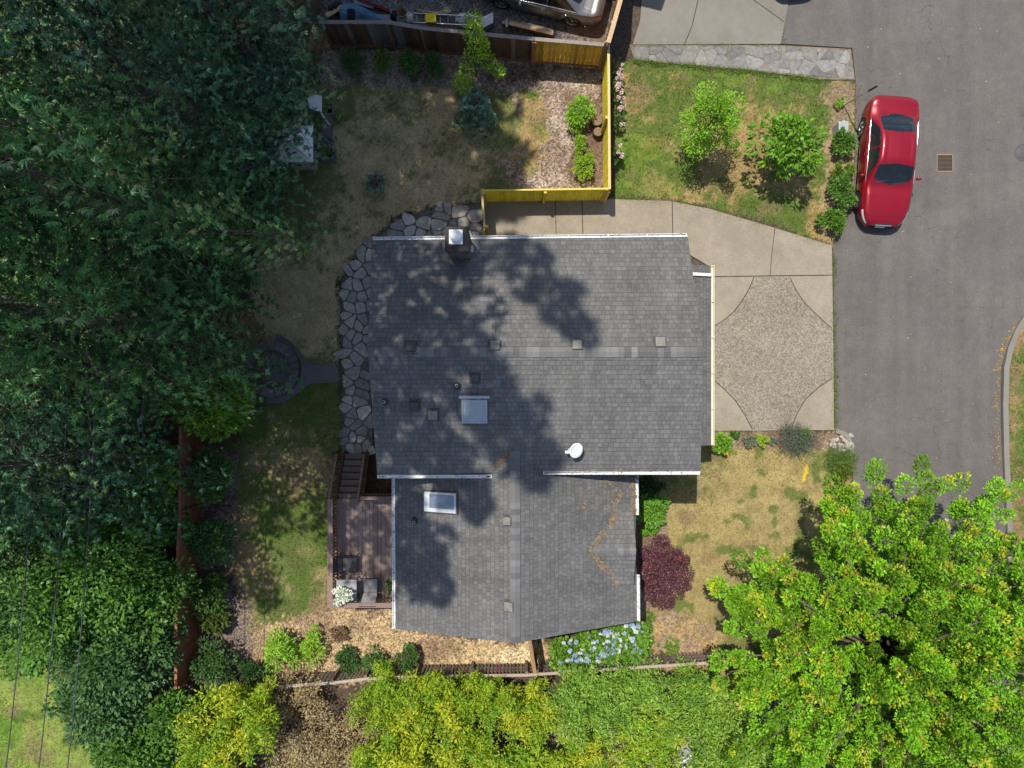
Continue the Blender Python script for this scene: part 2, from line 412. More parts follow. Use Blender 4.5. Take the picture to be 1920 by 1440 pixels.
def make_ground():
    fx = np.arange(-22, 22.01, .075); fy = np.arange(-17, 17.01, .075)
    xs = np.concatenate([[-400, -150, -60, -32], fx, [32, 60, 150, 400]])
    ys = np.concatenate([[-400, -150, -60, -28], fy, [28, 60, 150, 400]])
    X, Y = np.meshgrid(xs, ys)
    R, g, ch = ground_fields(X, Y)
    Z = (fbm(X, Y, 1.5, 77, 4)-.5)*.05*np.clip(g+.3, 0, 1)
    Z -= .03
    ny, nx = X.shape
    V = np.stack([X, Y, Z], -1).reshape(-1, 3).astype(np.float32)
    i = np.arange(ny*nx).reshape(ny, nx)
    Q = np.stack([i[:-1, :-1], i[:-1, 1:], i[1:, 1:], i[1:, :-1]], -1).reshape(-1, 4).astype(np.int32)
    me = bpy.data.meshes.new('ground')
    me.vertices.add(len(V)); me.vertices.foreach_set('co', V.ravel())
    me.loops.add(Q.size); me.loops.foreach_set('vertex_index', Q.ravel())
    me.polygons.add(len(Q)); me.polygons.foreach_set('loop_start', np.arange(0, Q.size, 4, dtype=np.int32))
    me.polygons.foreach_set('loop_total', np.full(len(Q), 4, np.int32))
    me.polygons.foreach_set('use_smooth', np.ones(len(Q), bool))
    C = np.ones((len(V), 4), np.float32); C[:, :3] = R.reshape(-1, 3)
    me.attributes.new('col', 'FLOAT_COLOR', 'POINT').data.foreach_set('color', C.ravel())
    me.attributes.new('chip', 'FLOAT', 'POINT').data.foreach_set('value', ch.ravel().astype(np.float32))
    me.update(); me.materials.append(M_ground)
    o = bpy.data.objects.new('ground', me); COL.objects.link(o)
    setp(o, 'brown soil, bark mulch and dry patchy lawn around the house', 'ground', kind='structure')

# ---------------------------------------------------------------- paving (pixel outlines on the ground)
ROAD = [(1478, -300), (1476, 10), (1464, 82), (1598, 90), (1604, 150), (1603, 300), (1601, 380), (1562, 458), (1563, 700), (1566, 806), (1590, 822), (1598, 870), (1600, 960), (1650, 1200), (1700, 1800),
        (1905, 1800), (1890, 1100), (1883, 950), (1876, 800), (1876, 690), (1888, 650), (1905, 615), (1950, 560), (2600, 400), (2600, -300)]
DRIVE = [(905, 378), (1150, 374), (1255, 377), (1330, 392), (1430, 421), (1559, 461), (1561, 600), (1563, 806), (1330, 808), (1330, 500), (1280, 470), (1280, 452), (905, 452)]
ASTROID = [(1413, 520), (1404, 541), (1393, 561), (1376, 584), (1357, 600), (1337, 613), (1337, 713), (1357, 729), (1379, 752), (1396, 778), (1410, 805), (1482, 805), (1494, 774), (1510, 748), (1534, 726), (1560, 709),
           (1559, 616), (1534, 594), (1508, 568), (1492, 545), (1480, 520)]
NDRIVE = [(1186, 84), (1200, 40), (1225, -300), (1490, -300), (1477, 10), (1463, 83)]
FLAG2 = [(1180, 84), (1460, 85), (1595, 92), (1603, 150), (1540, 149), (1400, 131), (1190, 113)]
FLAG1 = [(690, 455), (740, 415), (800, 391), (903, 378), (907, 460), (710, 452), (703, 480), (697, 600), (693, 700), (700, 846), (641, 848), (640, 720), (637, 600), (640, 530), (655, 490)]
def strip(poly, w, z0, z1, mat, name, label=None, cat=None, kind=None, parent=None, col=(1, 1, 1)):
    """a ribbon of width w along a pixel polyline"""
    P = [W(a, b) for a, b in poly]; L = []; R = []
    for i, p in enumerate(P):
        d = (P[min(i+1, len(P)-1)]-P[max(i-1, 0)]); d.z = 0; d.normalize(); n = Vector((-d.y, d.x, 0))
        L.append(p+n*w/2); R.append(p-n*w/2)
    m = MB()
    for i in range(len(P)-1):
        q = [L[i], L[i+1], R[i+1], R[i]]
        vs = [(a.x, a.y, z0) for a in q]+[(a.x, a.y, z1) for a in q]
        m.add(vs, [(7, 6, 5, 4), (0, 1, 5, 4), (2, 3, 7, 6)]+([(3, 0, 4, 7)] if i == 0 else [])+([(1, 2, 6, 5)] if i == len(P)-2 else []), col)
    o = m.build(name, mat, parent)
    return setp(o, label, cat, kind=kind)

def clip_cell(seed, others, R=2.0):
    poly = [(seed[0]+a*R, seed[1]+b*R) for a, b in ((-1, -1), (1, -1), (1, 1), (-1, 1))]
    for q in others:
        mx, my = (seed[0]+q[0])/2, (seed[1]+q[1])/2; nx, ny = q[0]-seed[0], q[1]-seed[1]
        out = []
        for i in range(len(poly)):
            a, b = poly[i], poly[(i+1) % len(poly)]
            da = (a[0]-mx)*nx+(a[1]-my)*ny; db = (b[0]-mx)*nx+(b[1]-my)*ny
            if da <= 0: out.append(a)
            if (da < 0) != (db < 0) and da != db:
                t = da/(da-db); out.append((a[0]+(b[0]-a[0])*t, a[1]+(b[1]-a[1])*t))
        poly = out
        if len(poly) < 3: return []
    return poly
def sh_clip(poly, P):
    n = len(P); ar = sum(P[i][0]*P[(i+1) % n][1]-P[(i+1) % n][0]*P[i][1] for i in range(n)); Q = list(P) if ar > 0 else list(P)[::-1]
    for i in range(n):
        a, b = Q[i], Q[(i+1) % n]; ex, ey = b[0]-a[0], b[1]-a[1]; out = []
        for k in range(len(poly)):
            p, q = poly[k], poly[(k+1) % len(poly)]
            dp = ex*(p[1]-a[1])-ey*(p[0]-a[0]); dq = ex*(q[1]-a[1])-ey*(q[0]-a[0])
            if dp >= 0: out.append(p)
            if (dp < 0) != (dq < 0): t = dp/(dp-dq); out.append((p[0]+(q[0]-p[0])*t, p[1]+(q[1]-p[1])*t))
        poly = out
        if len(poly) < 3: return []
    return poly
def flagstones(polypx, size, z0, z1, rs, cols, name, label, gap=.035, keep=1.0, clip=False):
    P = WP(polypx); xs = [p.x for p in P]; ys = [p.y for p in P]
    pts = []
    x = min(xs)-size
    while x < max(xs)+size:
        y = min(ys)-size
        while y < max(ys)+size:
            pts.append((x+rs.uniform(-.48, .48)*size, y+rs.uniform(-.48, .48)*size)); y += size*rs.uniform(.8, 1.25)
        x += size
    pts = [q for q in pts if rs.random() > .2]
    A = np.array(pts); ins = inpoly(A[:, 0], A[:, 1], P)
    m = MB()
    for i in (range(len(A)) if clip else np.where(ins)[0]):
        if rs.random() > keep: continue
        d = np.hypot(*(A-A[i]).T); o = [tuple(A[j]) for j in np.argsort(d)[1:22]]
        c = clip_cell(tuple(A[i]), o)
        if clip: c = sh_clip(c, P)
        if len(c) < 3: continue
        cx = sum(p[0] for p in c)/len(c); cy = sum(p[1] for p in c)/len(c)
        # chaikin once, shrink for the joint
        c2 = []
        for k in range(len(c)):
            a, b = c[k], c[(k+1) % len(c)]
            c2 += [(a[0]*.8+b[0]*.2, a[1]*.8+b[1]*.2), (a[0]*.2+b[0]*.8, a[1]*.2+b[1]*.8)]
        out = []
        for a in c2:
            r = math.hypot(a[0]-cx, a[1]-cy); k = max(.3, (r-gap*rs.uniform(.6, 1.5))/max(r, 1e-3))
            out.append((cx+(a[0]-cx)*k, cy+(a[1]-cy)*k))
        base = rs.choice(cols); f = rs.uniform(.8, 1.2)
        m.prism(out, z0, z1+rs.uniform(-.008, .008), tuple(x*f for x in base))
    o = m.build(name, M_stone)
    return setp(o, label, 'paving', kind='structure')

def make_paving():
    rs = random.Random(4)
    o = MB().prism(WP(ROAD), -.3, .012).build('road', M_asphalt); setp(o, 'worn grey asphalt road with fine cracks', 'road', kind='structure')
    o = MB().prism(WP(DRIVE), -.3, .04).build('driveway', M_conc); setp(o, 'pale concrete driveway beside the garage', 'driveway', kind='structure')
    o = MB().prism(WP(ASTROID), .02, .046).build('aggregate_panel', M_agg); setp(o, 'pebbly concave sided panel set in the driveway', 'paving', kind='structure')
    o = MB().prism(WP(NDRIVE), -.3, .03).build('neighbour_driveway', M_conc2); setp(o, 'grey concrete slab at the top of the picture', 'driveway', kind='structure')
    js = [([(1337, 519), (1561, 516)], .035)] + [(ASTROID[a:b], .03) for a, b in ((0, 6), (6, 11), (11, 16), (16, 21))]
    js += [([(1443, 519), (1446, 480), (1452, 428)], .02), ([(1260, 378), (1261, 450)], .03), ([(1091, 376), (1093, 450)], .03), ([(1041, 377), (1043, 450)], .025)]
    for pl, w in js:
        strip(pl, w, .03, .0495, M_joint, 'expansion_joint', 'dark joint line in the concrete driveway', 'joint', 'structure')
    for pl in ([(1283, 84), (1297, 50), (1318, -40)], [(1398, -10), (1470, 42)]):
        strip(pl, .03, .02, .034, M_joint, 'slab_joint', 'dark joint line in the grey slab', 'joint', 'structure')
    G = [(.30, .29, .27), (.25, .245, .235), (.2, .2, .2), (.33, .31, .28)]
    o = MB().prism(WP(FLAG1), -.2, -.002).build('path_bed', mat_plain('mortar', (.12, .11, .10), .95, var=.3, bmp=.4)); setp(o, 'dark gravel bed of the flagstone path', 'path', kind='structure')
    flagstones(FLAG1, .37, -.05, .03, rs, [(.42, .40, .36), (.29, .275, .26), (.22, .21, .2), (.36, .33, .29)], 'flagstone_path', 'curved path of irregular grey flagstones west of the house', .024)
    o = MB().prism(WP(FLAG2), -.2, .012).build('paving_bed', mat_plain('mossy_mortar', (.17, .145, .095), .95, var=.5, scale=3, bmp=.4)); setp(o, 'mossy mortar bed of the stone strip', 'paving', kind='structure')
    flagstones([(1184, 87), (1460, 87), (1592, 94), (1602, 150), (1194, 112)], .42, -.05, .022, rs, [(.2, .197, .195), (.175, .172, .17), (.225, .215, .205)], 'flagstone_strip', 'strip of grey crazy paving beside the road', .014, clip=True)
    fl = [(640, 707), (590, 706), (552, 660), (530, 640), (505, 655), (540, 690), (540, 725), (508, 752), (530, 755), (575, 722), (640, 714)]
    o = MB().prism(WP([(642, 680), (580, 682), (545, 640), (520, 625), (490, 700), (500, 756), (535, 755), (580, 720), (642, 716)]), -.2, .0).build('gravel_path', mat_paving('fine_gravel', (.135, .128, .128), .35, 40, .12)); setp(o, 'grey gravel path from the flagstones to the stone ring', 'path', kind='structure')
    # kerbs
    kp = [(1960, 556), (1922, 593), (1904, 622), (1891, 655), (1884, 690), (1882, 760), (1884, 860), (1889, 960), (1893, 1080), (1900, 1300)]
    strip(kp, .2, -.2, .12, M_conc2, 'kerb', 'curved grey kerb edging the dry verge right of the road', 'kerb', 'structure')
    strip([(1566, 808), (1580, 812), (1590, 821), (1594, 838), (1596, 860)], .16, -.2, .09, M_conc2, 'kerb', 'short curved kerb at the corner of the dry lawn', 'kerb', 'structure')

# ---------------------------------------------------------------- ground cover
def scatter_cover():
    r = np.random.default_rng(8)
    # grass blades
    n = 420000
    X = r.uniform(-20.5, 20.5, n); Y = r.uniform(-15.5, 15.5, n)
    R, g, ch = ground_fields(X, Y)
    bad = np.zeros(n, bool)
    for pl in (ROAD, DRIVE, NDRIVE, FLAG2): bad |= inpoly(X, Y, WP(pl))
    bad |= inpoly(X, Y, [(-4.2, 4.2), (6.8, 4.2), (6.8, -2.6), (4, -2.6), (4, -7.6), (-3.7, -7.6), (-3.7, -2.6), (-4.2, -2.6)])
    k = (r.random(n) < g*g) & ~bad & (fbm(X, Y, 1.3, 91, 3)+r.random(n)*.5 > .5)
    x, y, c = X[k], Y[k], R[k]; m = len(x)
    a = r.uniform(0, 6.283, m); L = r.uniform(.04, .13, m); wd = r.uniform(.006, .014, m)
    P = np.stack([x, y, np.full(m, -.03)], -1)
    lean = r.uniform(.3, 1.3, m)
    D = np.stack([np.cos(a)*lean, np.sin(a)*lean, np.ones(m)], -1); D = unit(D)
    Sd = np.stack([-np.sin(a), np.cos(a), np.zeros(m)], -1)*wd[:, None]
    V = np.stack([P-Sd, P+Sd, P+D*L[:, None]], 1)
    cc = c*r.uniform(.6, 1.75, (m, 1))*np.array([1.0, 1.06, .85])
    # ragged fringe of grass and weeds along the paving edges
    EV = []; EC = []
    for pl, den, w, ca in (([(1562, 470), (1562, 600), (1565, 800)], 420, .07, (.11, .15, .035)), ([(1152, 375), (1255, 378), (1330, 393), (1430, 422), (1558, 462)], 260, .07, (.14, .15, .05)), ([(1190, 114), (1400, 133), (1540, 151)], 300, .06, (.1, .17, .035)),
                           ([(1338, 808), (1563, 807)], 90, .05, (.12, .15, .05)), ([(1606, 160), (1605, 300), (1602, 380), (1566, 458)], 120, .06, (.16, .14, .07)), ([(640, 530), (637, 600), (640, 720), (641, 840)], 200, .06, (.1, .12, .04)), ([(905, 377), (800, 392), (740, 416), (690, 456), (655, 492), (640, 530)], 160, .07, (.12, .12, .05)),
                           ([(1893, 660), (1888, 700), (1886, 860), (1892, 960)], 150, .06, (.16, .16, .06)), ([(1184, 85), (1460, 85)], 110, .04, (.2, .17, .08)), ([(1464, 20), (1470, 82)], 90, .05, (.14, .15, .05))):
        P_ = WP(pl)
        for a_, b_ in zip(P_[:-1], P_[1:]):
            q = int((b_-a_).length*den)
            t_ = r.random(q); clump = fbm(a_.x+(b_.x-a_.x)*t_, a_.y+(b_.y-a_.y)*t_, 1.6, 41, 3); t_ = t_[clump+r.random(q)*.25 > .55]; q = len(t_)
            ax = a_.x+(b_.x-a_.x)*t_+r.normal(0, w, q); ay = a_.y+(b_.y-a_.y)*t_+r.normal(0, w, q); an = r.uniform(0, 6.283, q); LL = r.uniform(.05, .13, q)
            d_ = unit(np.stack([np.cos(an), np.sin(an), r.uniform(.4, 1.3, q)], -1)); p_ = np.stack([ax, ay, np.full(q, .0)], -1); s_ = np.stack([-np.sin(an), np.cos(an), np.zeros(q)], -1)*.011
            EV.append(np.stack([p_-s_, p_+s_, p_+d_*LL[:, None]], 1)); EC.append(np.array(ca)*r.uniform(.5, 1.8, (q, 1)))
    V = np.concatenate([V]+EV); cc = np.concatenate([cc]+EC)
    o = arr_mesh('grass', V, cc, M_grass, nv=3); setp(o, 'short patchy grass, green and dry, on the lawns', 'grass', kind='stuff')
    # bark chips
    n = 90000
    X = r.uniform(-13, 13, n); Y = r.uniform(-11.2, 12.8, n); R, g, ch = ground_fields(X, Y)
    bad = np.zeros(n, bool)
    for pl in (ROAD, DRIVE, NDRIVE, FLAG2, FLAG1): bad |= inpoly(X, Y, WP(pl))
    k = (r.random(n) < ch*(1-g)*.8) & (ch > .45) & ~bad
    x, y, c = X[k], Y[k], R[k]; m = len(x); a = r.uniform(0, 6.283, m)
    L = r.uniform(.03, .1, (m, 1)); wd = r.uniform(.01, .025, (m, 1)); tl = r.uniform(-.3, .3, (m, 1))
    D = np.stack([np.cos(a), np.sin(a), tl[:, 0]], -1); Sd = np.stack([-np.sin(a), np.cos(a), r.uniform(-.3, .3, m)], -1)
    P = np.stack([x, y, np.full(m, .0)], -1)
    V = np.stack([P-D*L/2-Sd*wd/2, P+D*L/2-Sd*wd/2, P+D*L/2+Sd*wd/2, P-D*L/2+Sd*wd/2], 1)
    cc = np.clip(c*r.uniform(.5, 2.1, (m, 1)), 0, .75)
    KV = []; KC = []
    kp = WP([(1914, 605), (1896, 632), (1882, 660), (1875, 695), (1872, 780), (1874, 880), (1880, 960)]) ; rp = WP([(1596, 880), (1566, 800)])
    for pl, q in ((kp, 240), (rp, 25)):
        for a_, b_ in zip(pl[:-1], pl[1:]):
            for _ in range(q//(len(pl)-1)):
                t_ = r.random(); px_ = a_.x+(b_.x-a_.x)*t_-abs(r.normal(0, .14)); py_ = a_.y+(b_.y-a_.y)*t_; an = r.uniform(0, 6.28); l_ = r.uniform(.02, .045); u_ = np.array([math.cos(an), math.sin(an), .1])*l_; v_ = np.array([-math.sin(an), math.cos(an), .1])*l_*.5; p_ = np.array([px_, py_, .022])
                KV.append([p_-u_, p_-v_, p_+u_, p_+v_]); f_ = r.uniform(.6, 1.4); KC.append((.34*f_, .2*f_, .05*f_))
    for _ in range(160):
        p_ = np.array([r.uniform(12.6, 18.5), r.uniform(-6, 14), .022]); an = r.uniform(0, 6.28); l_ = r.uniform(.015, .04); u_ = np.array([math.cos(an), math.sin(an), .1])*l_; v_ = np.array([-math.sin(an), math.cos(an), .1])*l_*.6
        KV.append([p_-u_, p_-v_, p_+u_, p_+v_]); KC.append([(.3, .2, .07), (.4, .36, .3), (.06, .05, .04), (.2, .19, .06)][int(r.integers(0, 4))])
    V = np.concatenate([V, np.array(KV)]); cc = np.concatenate([cc, np.array(KC)])
    o = arr_mesh('bark_chips', V, cc, M_chip); setp(o, 'scattered bark chips, straw and fallen leaves on beds and kerb', 'mulch', kind='stuff')

# ---------------------------------------------------------------- foliage generators (all local, z up from the base)
def lumpy(r, n_l, rad, flat=0.0):
    """lump centres spread over an ellipsoid with radii rad, centred at height rad[2]"""
    d = unit(r.normal(size=(n_l, 3))); d[:, 2] = np.abs(d[:, 2])*(1-flat)+d[:, 2]*flat
    k = r.uniform(.4, 1.1, (n_l, 1))
    c = d*k*np.array(rad); c[:, 2] += rad[2]
    return c, d
def crown_leaves(r, cen, dirs, lr, npl, L, Wd, c1, c2, tip=None, tipp=0.0, droop=0.1, zmin=0.02, stretch=1.0, lumpvar=.18):
    """npl leaves over each lump of radius lr; leaves grow outward"""
    nl = len(cen); lr = np.broadcast_to(np.asarray(lr, float), (nl,))
    u = unit(r.normal(size=(nl, npl, 3)))
    q = r.uniform(.35, 1.0, (nl, npl, 1))**.6
    off = u*q*lr[:, None, None]
    ax = dirs[:, None, :]
    if stretch != 1.0: off = off+ax*(off*ax).sum(-1, keepdims=True)*(stretch-1)
    P = (cen[:, None, :]+off).reshape(-1, 3)
    D = (u*.8+ax*.7+r.normal(size=u.shape)*.45).reshape(-1, 3); D[:, 2] -= droop
    N = r.normal(size=D.shape)*.55+np.array([0, 0, 1.0])
    m = len(P); Ls = L*r.uniform(.65, 1.3, m); Ws = Wd*r.uniform(.7, 1.25, m)
    t = r.random((m, 1)); lv = np.repeat(r.uniform(1-lumpvar, 1+lumpvar, nl), npl)[:, None]
    C = (np.array(c1)*(1-t)+np.array(c2)*t)*lv
    if tip is not None:
        along = ((off*ax).sum(-1)/(lr[:, None]*max(stretch, 1))).reshape(-1)
        lump_on = np.repeat(r.random(nl) < tipp, npl)
        s = (along > .45) & lump_on
        tc = np.array(tip)[r.integers(0, len(tip), m)]
        C[s] = tc[s]*r.uniform(.75, 1.2, (s.sum(), 1))
    C = np.clip(C*1.55, 0, .84)
    k = P[:, 2] > zmin
    return leaf_quads(P[k], D[k], N[k], Ls[k], Ws[k]), C[k]
def stems(r, rad, n, hgt, th=.02):
    m = MB()
    for i in range(n):
        a = r.uniform(0, 6.28); k = r.uniform(.2, .75)
        e = Vector((math.cos(a)*rad[0]*k, math.sin(a)*rad[1]*k, hgt*r.uniform(.7, 1.15)))
        b = Vector((e.x*.12, e.y*.12, 0)); md = (b+e)/2+Vector((0, 0, hgt*.12))
        m.tube([b, md, e], [th, th*.7, th*.3], 5)
    return m
def build_local(mb, name, mat, parent):
    o = mb.build(name, mat, None)   # built round its own base, then hung on the root
    off = Vector(o.location); o.data.transform(Matrix.Translation(off)); o.location = (0, 0, 0); o.parent = parent
    return o
def bush(name, label, cat, px, py, rad, npx=None, n_l=26, npl=70, L=.1, Wd=.022, c1=(.03, .07, .015), c2=(.07, .14, .03), mat=None, seed=1, group=None, lr=.33, tip=None, tipp=0, stem='stem', flat=.3, z=0.0, loc=None, stretch=1.0, lumpvar=.18):
    r = np.random.default_rng(seed)
    zc = rad[2]*1.1
    p = Vector(loc) if loc is not None else W(px, py, zc)
    t = thing(name, label, cat, (p.x, p.y, z), group)
    cen, d = lumpy(r, n_l, rad, flat)
    V, C = crown_leaves(r, cen, d, lr*min(rad)*r.uniform(.75, 1.25, n_l), npl, L, Wd, c1, c2, tip, tipp, stretch=stretch, lumpvar=lumpvar)
    arr_mesh('foliage', V, C, mat or M_leaf, t)
    build_local(stems(r, rad, 9, rad[2]*1.2, .012+.01*rad[2]), stem, M_twig, t)
    return t

def fir_mesh(seed, Ht, R, z0, nb=120, c1=(.05, .135, .05), c2=(.165, .34, .115), size=1.0, taper=.75, fine=26.0, ntop=46):
    """a conifer: whorled drooping boughs, each a flat spray of side twigs set with needle tufts; boughs above
    the height 'fine' are built coarser"""
    r = random.Random(seed); rn = np.random.default_rng(seed); T = []; trunk = MB()
    pts = [(math.sin(k*.9+seed)*.12*(k/8), math.cos(k*1.3+seed)*.12*(k/8), Ht*k/8) for k in range(9)]
    trunk.tube(pts, [max(.03, Ht*.0115*(1-k/8.3)) for k in range(9)], 10)
    zs = []; top = min(Ht, fine); nw = max(1, nb//6)
    for b in range(nb): zs.append((z0+(top-z0)*((b//6)+.5+r.uniform(-.3, .3))/nw, 1))
    if Ht > fine:
        for b in range(ntop): zs.append((fine+(Ht-fine)*((b+r.random())/ntop)**.95, 0))
    for b, (z, fi) in enumerate(zs):
        z = min(max(z, z0), Ht*.995); t = (z-z0)/(Ht-z0)
        Lb = max(.3, R*(1-t)**taper*(r.uniform(.62, 1.12) if fi else r.uniform(.35, 1.6))*(min(1, .72+t*4)))
        az = (b % 6)*1.0472+(b//6)*.55+r.uniform(-.28, .28) if fi else b*2.39996
        k_ = size*(1.0 if fi else 2.4)
        rise = r.uniform(.0, .22)+.4*t; droop = r.uniform(.25, .55)*(1-.5*t); cz = r.uniform(-.12, .12)
        ca, sa = math.cos(az), math.sin(az)
        def at(s):
            k = s*Lb; w = cz*Lb*s*s
            return (ca*k-sa*w, sa*k+ca*w, z+Lb*(rise*s-droop*s*s))
        trunk.tube([at(s) for s in (0, .33, .66, .97)], [.01+.009*Lb, .007+.006*Lb, .005+.003*Lb, .005], 4, cap=False)
        n = max(6, int(Lb/(.15*k_))); bv = r.uniform(.5, 1.5); yl = 1 if r.random() < .09 else 0
        for i in range(n+1):
            s = .14+.86*i/n; base = at(s); side = 1 if i % 2 else -1
            ll = (Lb*.31*(1-s)**.7+.15)*r.uniform(.6, 1.15) if i < n else .12
            la = az+side*r.uniform(.6, 1.1) if i < n else az; dz = r.uniform(-.75, .0)
            m = max(1, int(ll/(.18*k_)))
            for j in range(m):
                q = (j+.9)/m
                T.append((base[0]+math.cos(la)*ll*q, base[1]+math.sin(la)*ll*q, base[2]+dz*ll*q*q+r.uniform(-.02, .02), la, bv*r.uniform(.55, 1.45)*(1.75 if q > .7 else .72), yl, fi))  # tip tufts paler as new growth, exaggerated to look sunlit over dark gaps
    T = np.array(T); nl = 17; M = np.repeat(T, nl, axis=0); m = len(M)
    fa = M[:, 3]+rn.uniform(-1.5, 1.5, m); fi = M[:, 6]
    D = np.stack([np.cos(fa), np.sin(fa), rn.uniform(-.35, .65, m)], -1); N = np.stack([rn.uniform(-.8, .8, m), rn.uniform(-.8, .8, m), np.ones(m)], -1)
    L = np.where(fi > 0, .165, .24)*np.where(fi > 0, size, size*2.2)*rn.uniform(.7, 1.25, m)
    f = np.repeat(rn.random((len(T), 1)), nl, axis=0)
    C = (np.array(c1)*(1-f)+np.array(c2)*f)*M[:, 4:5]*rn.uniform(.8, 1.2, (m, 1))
    C[:, 0] *= 1+.7*M[:, 5]; C[:, 1] *= 1+.25*M[:, 5]
    return leaf_quads(M[:, :3], D, N, L, L*.085), np.clip(C, 0, .6), trunk, None
def make_fir(name, label, cat, loc, group, data, crown='crown'):
    V, C, trunk, wood = data
    t = thing(name, label, cat, loc, group)
    arr_mesh(crown, V, C, M_needle, t)
    build_local(trunk, 'trunk', M_bark, t)
    return t

def bamboo(seed, n_st, hgt, spread, cA, cB, L=.16, Wd=.02, per=150):
    """upright arching stems with narrow drooping leaves"""
    r = np.random.default_rng(seed); m = MB(); P = []; D = []; C = []
    for i in range(n_st):
        a = r.uniform(0, 6.28); k = math.sqrt(r.random())*spread; b = np.array([math.cos(a)*k*.5, math.sin(a)*k*.5, 0])
        h = hgt*r.uniform(.5, 1.28); out = np.array([math.cos(a), math.sin(a), 0])*k*.9+r.normal(size=3)*.12*np.array([1, 1, 0])
        f = lambda s: b+out*s*s+np.array([0, 0, h*s*(1-.12*s)])
        m.tube([tuple(f(s)) for s in (0, .35, .7, 1)], [.014, .011, .008, .004], 4, cap=False)
        mix = np.clip(r.normal(.5, .3), 0, 1)
        s = r.uniform(.3, 1.02, per)**.8
        q = np.array([f(x) for x in s]); aa = r.uniform(0, 6.28, per); rr = r.uniform(.02, .36, per)*(1.15-s*.75)
        q = q+np.stack([np.cos(aa)*rr, np.sin(aa)*rr, r.uniform(-.1, .12, per)], -1)
        d = np.stack([np.cos(aa), np.sin(aa), r.uniform(-.5, .9, per)], -1)
        P.append(q); D.append(d)
        t = np.clip(mix+r.normal(0, .22, per), 0, 1)[:, None]
        C.append((np.array(cA)*(1-t)+np.array(cB)*t)*r.uniform(.75, 1.2, (per, 1)))
    P = np.concatenate(P); D = np.concatenate(D); C = np.concatenate(C); n = len(P)
    N = r.normal(size=(n, 3))*.6+np.array([0, 0, 1])
    return leaf_quads(P, D, N, L*r.uniform(.6, 1.3, n), Wd*r.uniform(.7, 1.3, n)), C, m

# ---------------------------------------------------------------- house
def zmain(x, y): return 6.33-.286*abs(y-.93)
def zwing(x, y): return 5.55-.41*abs(x-.1)
def onroof(px, py, zf):
    z = 5.5
    for _ in range(12): p = W(px, py, z); z = zf(p.x, p.y)
    return W(px, py, z)
UVX = lambda w: (w.x, w.y*1.04)
UVY = lambda w: (w.y, w.x*1.08)
def ridge_caps(house, a, b, sl, axis, rs, w=.15, n=None):
    a = Vector(a); b = Vector(b); L = (b-a).length; n = n or int(L/.19); m = MB(); d = (b-a)/n
    s = Vector((0, 1, 0)) if axis == 'X' else Vector((1, 0, 0))
    for i in range(n):
        p = a+d*i; q = a+d*(i+1.04); z0 = .018+.012*(i % 2)
        g = rs.choice((.115, .125, .135, .145, .16, .175))*rs.uniform(.9, 1.1); c = (g, g, g*1.01)
        for k in (-1, 1):
            o = s*w*k+Vector((0, 0, -w*sl)); up = Vector((0, 0, z0))
            m.slab([p+up, q+up, q+o+up, p+o+up], .008, c)
    return m.build('ridge_caps', M_cap, house)
def gutter(house, a, b, mat=None, w=.085, h=.09, name='gutter'):
    a = Vector(a); b = Vector(b); m = MB(); d = (b-a).normalized(); n = Vector((-d.y, d.x, 0))
    m.bar(a+n*w/2, b+n*w/2, .014, h); m.bar(a-n*w/2, b-n*w/2, .014, h)
    m.bar(a-Vector((0, 0, h/2-.007)), b-Vector((0, 0, h/2-.007)), w-.02, .012)
    L = (b-a).length; k = max(1, int(L/1.2))
    for i in range(k+1):
        p = a+(b-a)*(i/k); p = p.lerp((a+b)/2, .01); m.bar(p-n*(w/2-.008), p+n*(w/2-.008), .03, h-.01)
    return m.build(name, mat or M_gut, house)
def mat_gutter():
    m, t, N, L, p = new_mat('peeling_white_gutter')
    n = noise(t, 9, 6, .75)
    L.new(mixc(t, ramp(t, n, .56, .6), (.74, .74, .73), (.2, .19, .18)), p.inputs['Base Color']); p.inputs['Roughness'].default_value = .6
    return m
M_gut = mat_gutter()
def mat_glass(name, c, rough=.06):
    m, t, N, L, p = new_mat(name)
    p.inputs['Base Color'].default_value = (*c, 1); p.inputs['Roughness'].default_value = rough
    p.inputs['Specular IOR Level'].default_value = .8; p.inputs['Coat Weight'].default_value = .4
    return m
def roof_box(parent, name, p, zf, size, h, mat, lift=.0, rz=0):
    """a small box sitting square on the roof slope at p"""
    e = .05; nx = Vector((-(zf(p.x+e, p.y)-zf(p.x-e, p.y))/(2*e), -(zf(p.x, p.y+e)-zf(p.x, p.y-e))/(2*e), 1)).normalized()
    xa = Vector((1, 0, 0)); xa = (xa-nx*xa.dot(nx)).normalized(); ya = nx.cross(xa)
    M = Matrix((xa, ya, nx)).transposed()
    m = MB(); m.box(p+nx*(h/2+lift-.03), (size[0], size[1], h+.06), M=M)
    o = m.build(name, mat, parent, bevel=.012)
    return o, M, nx
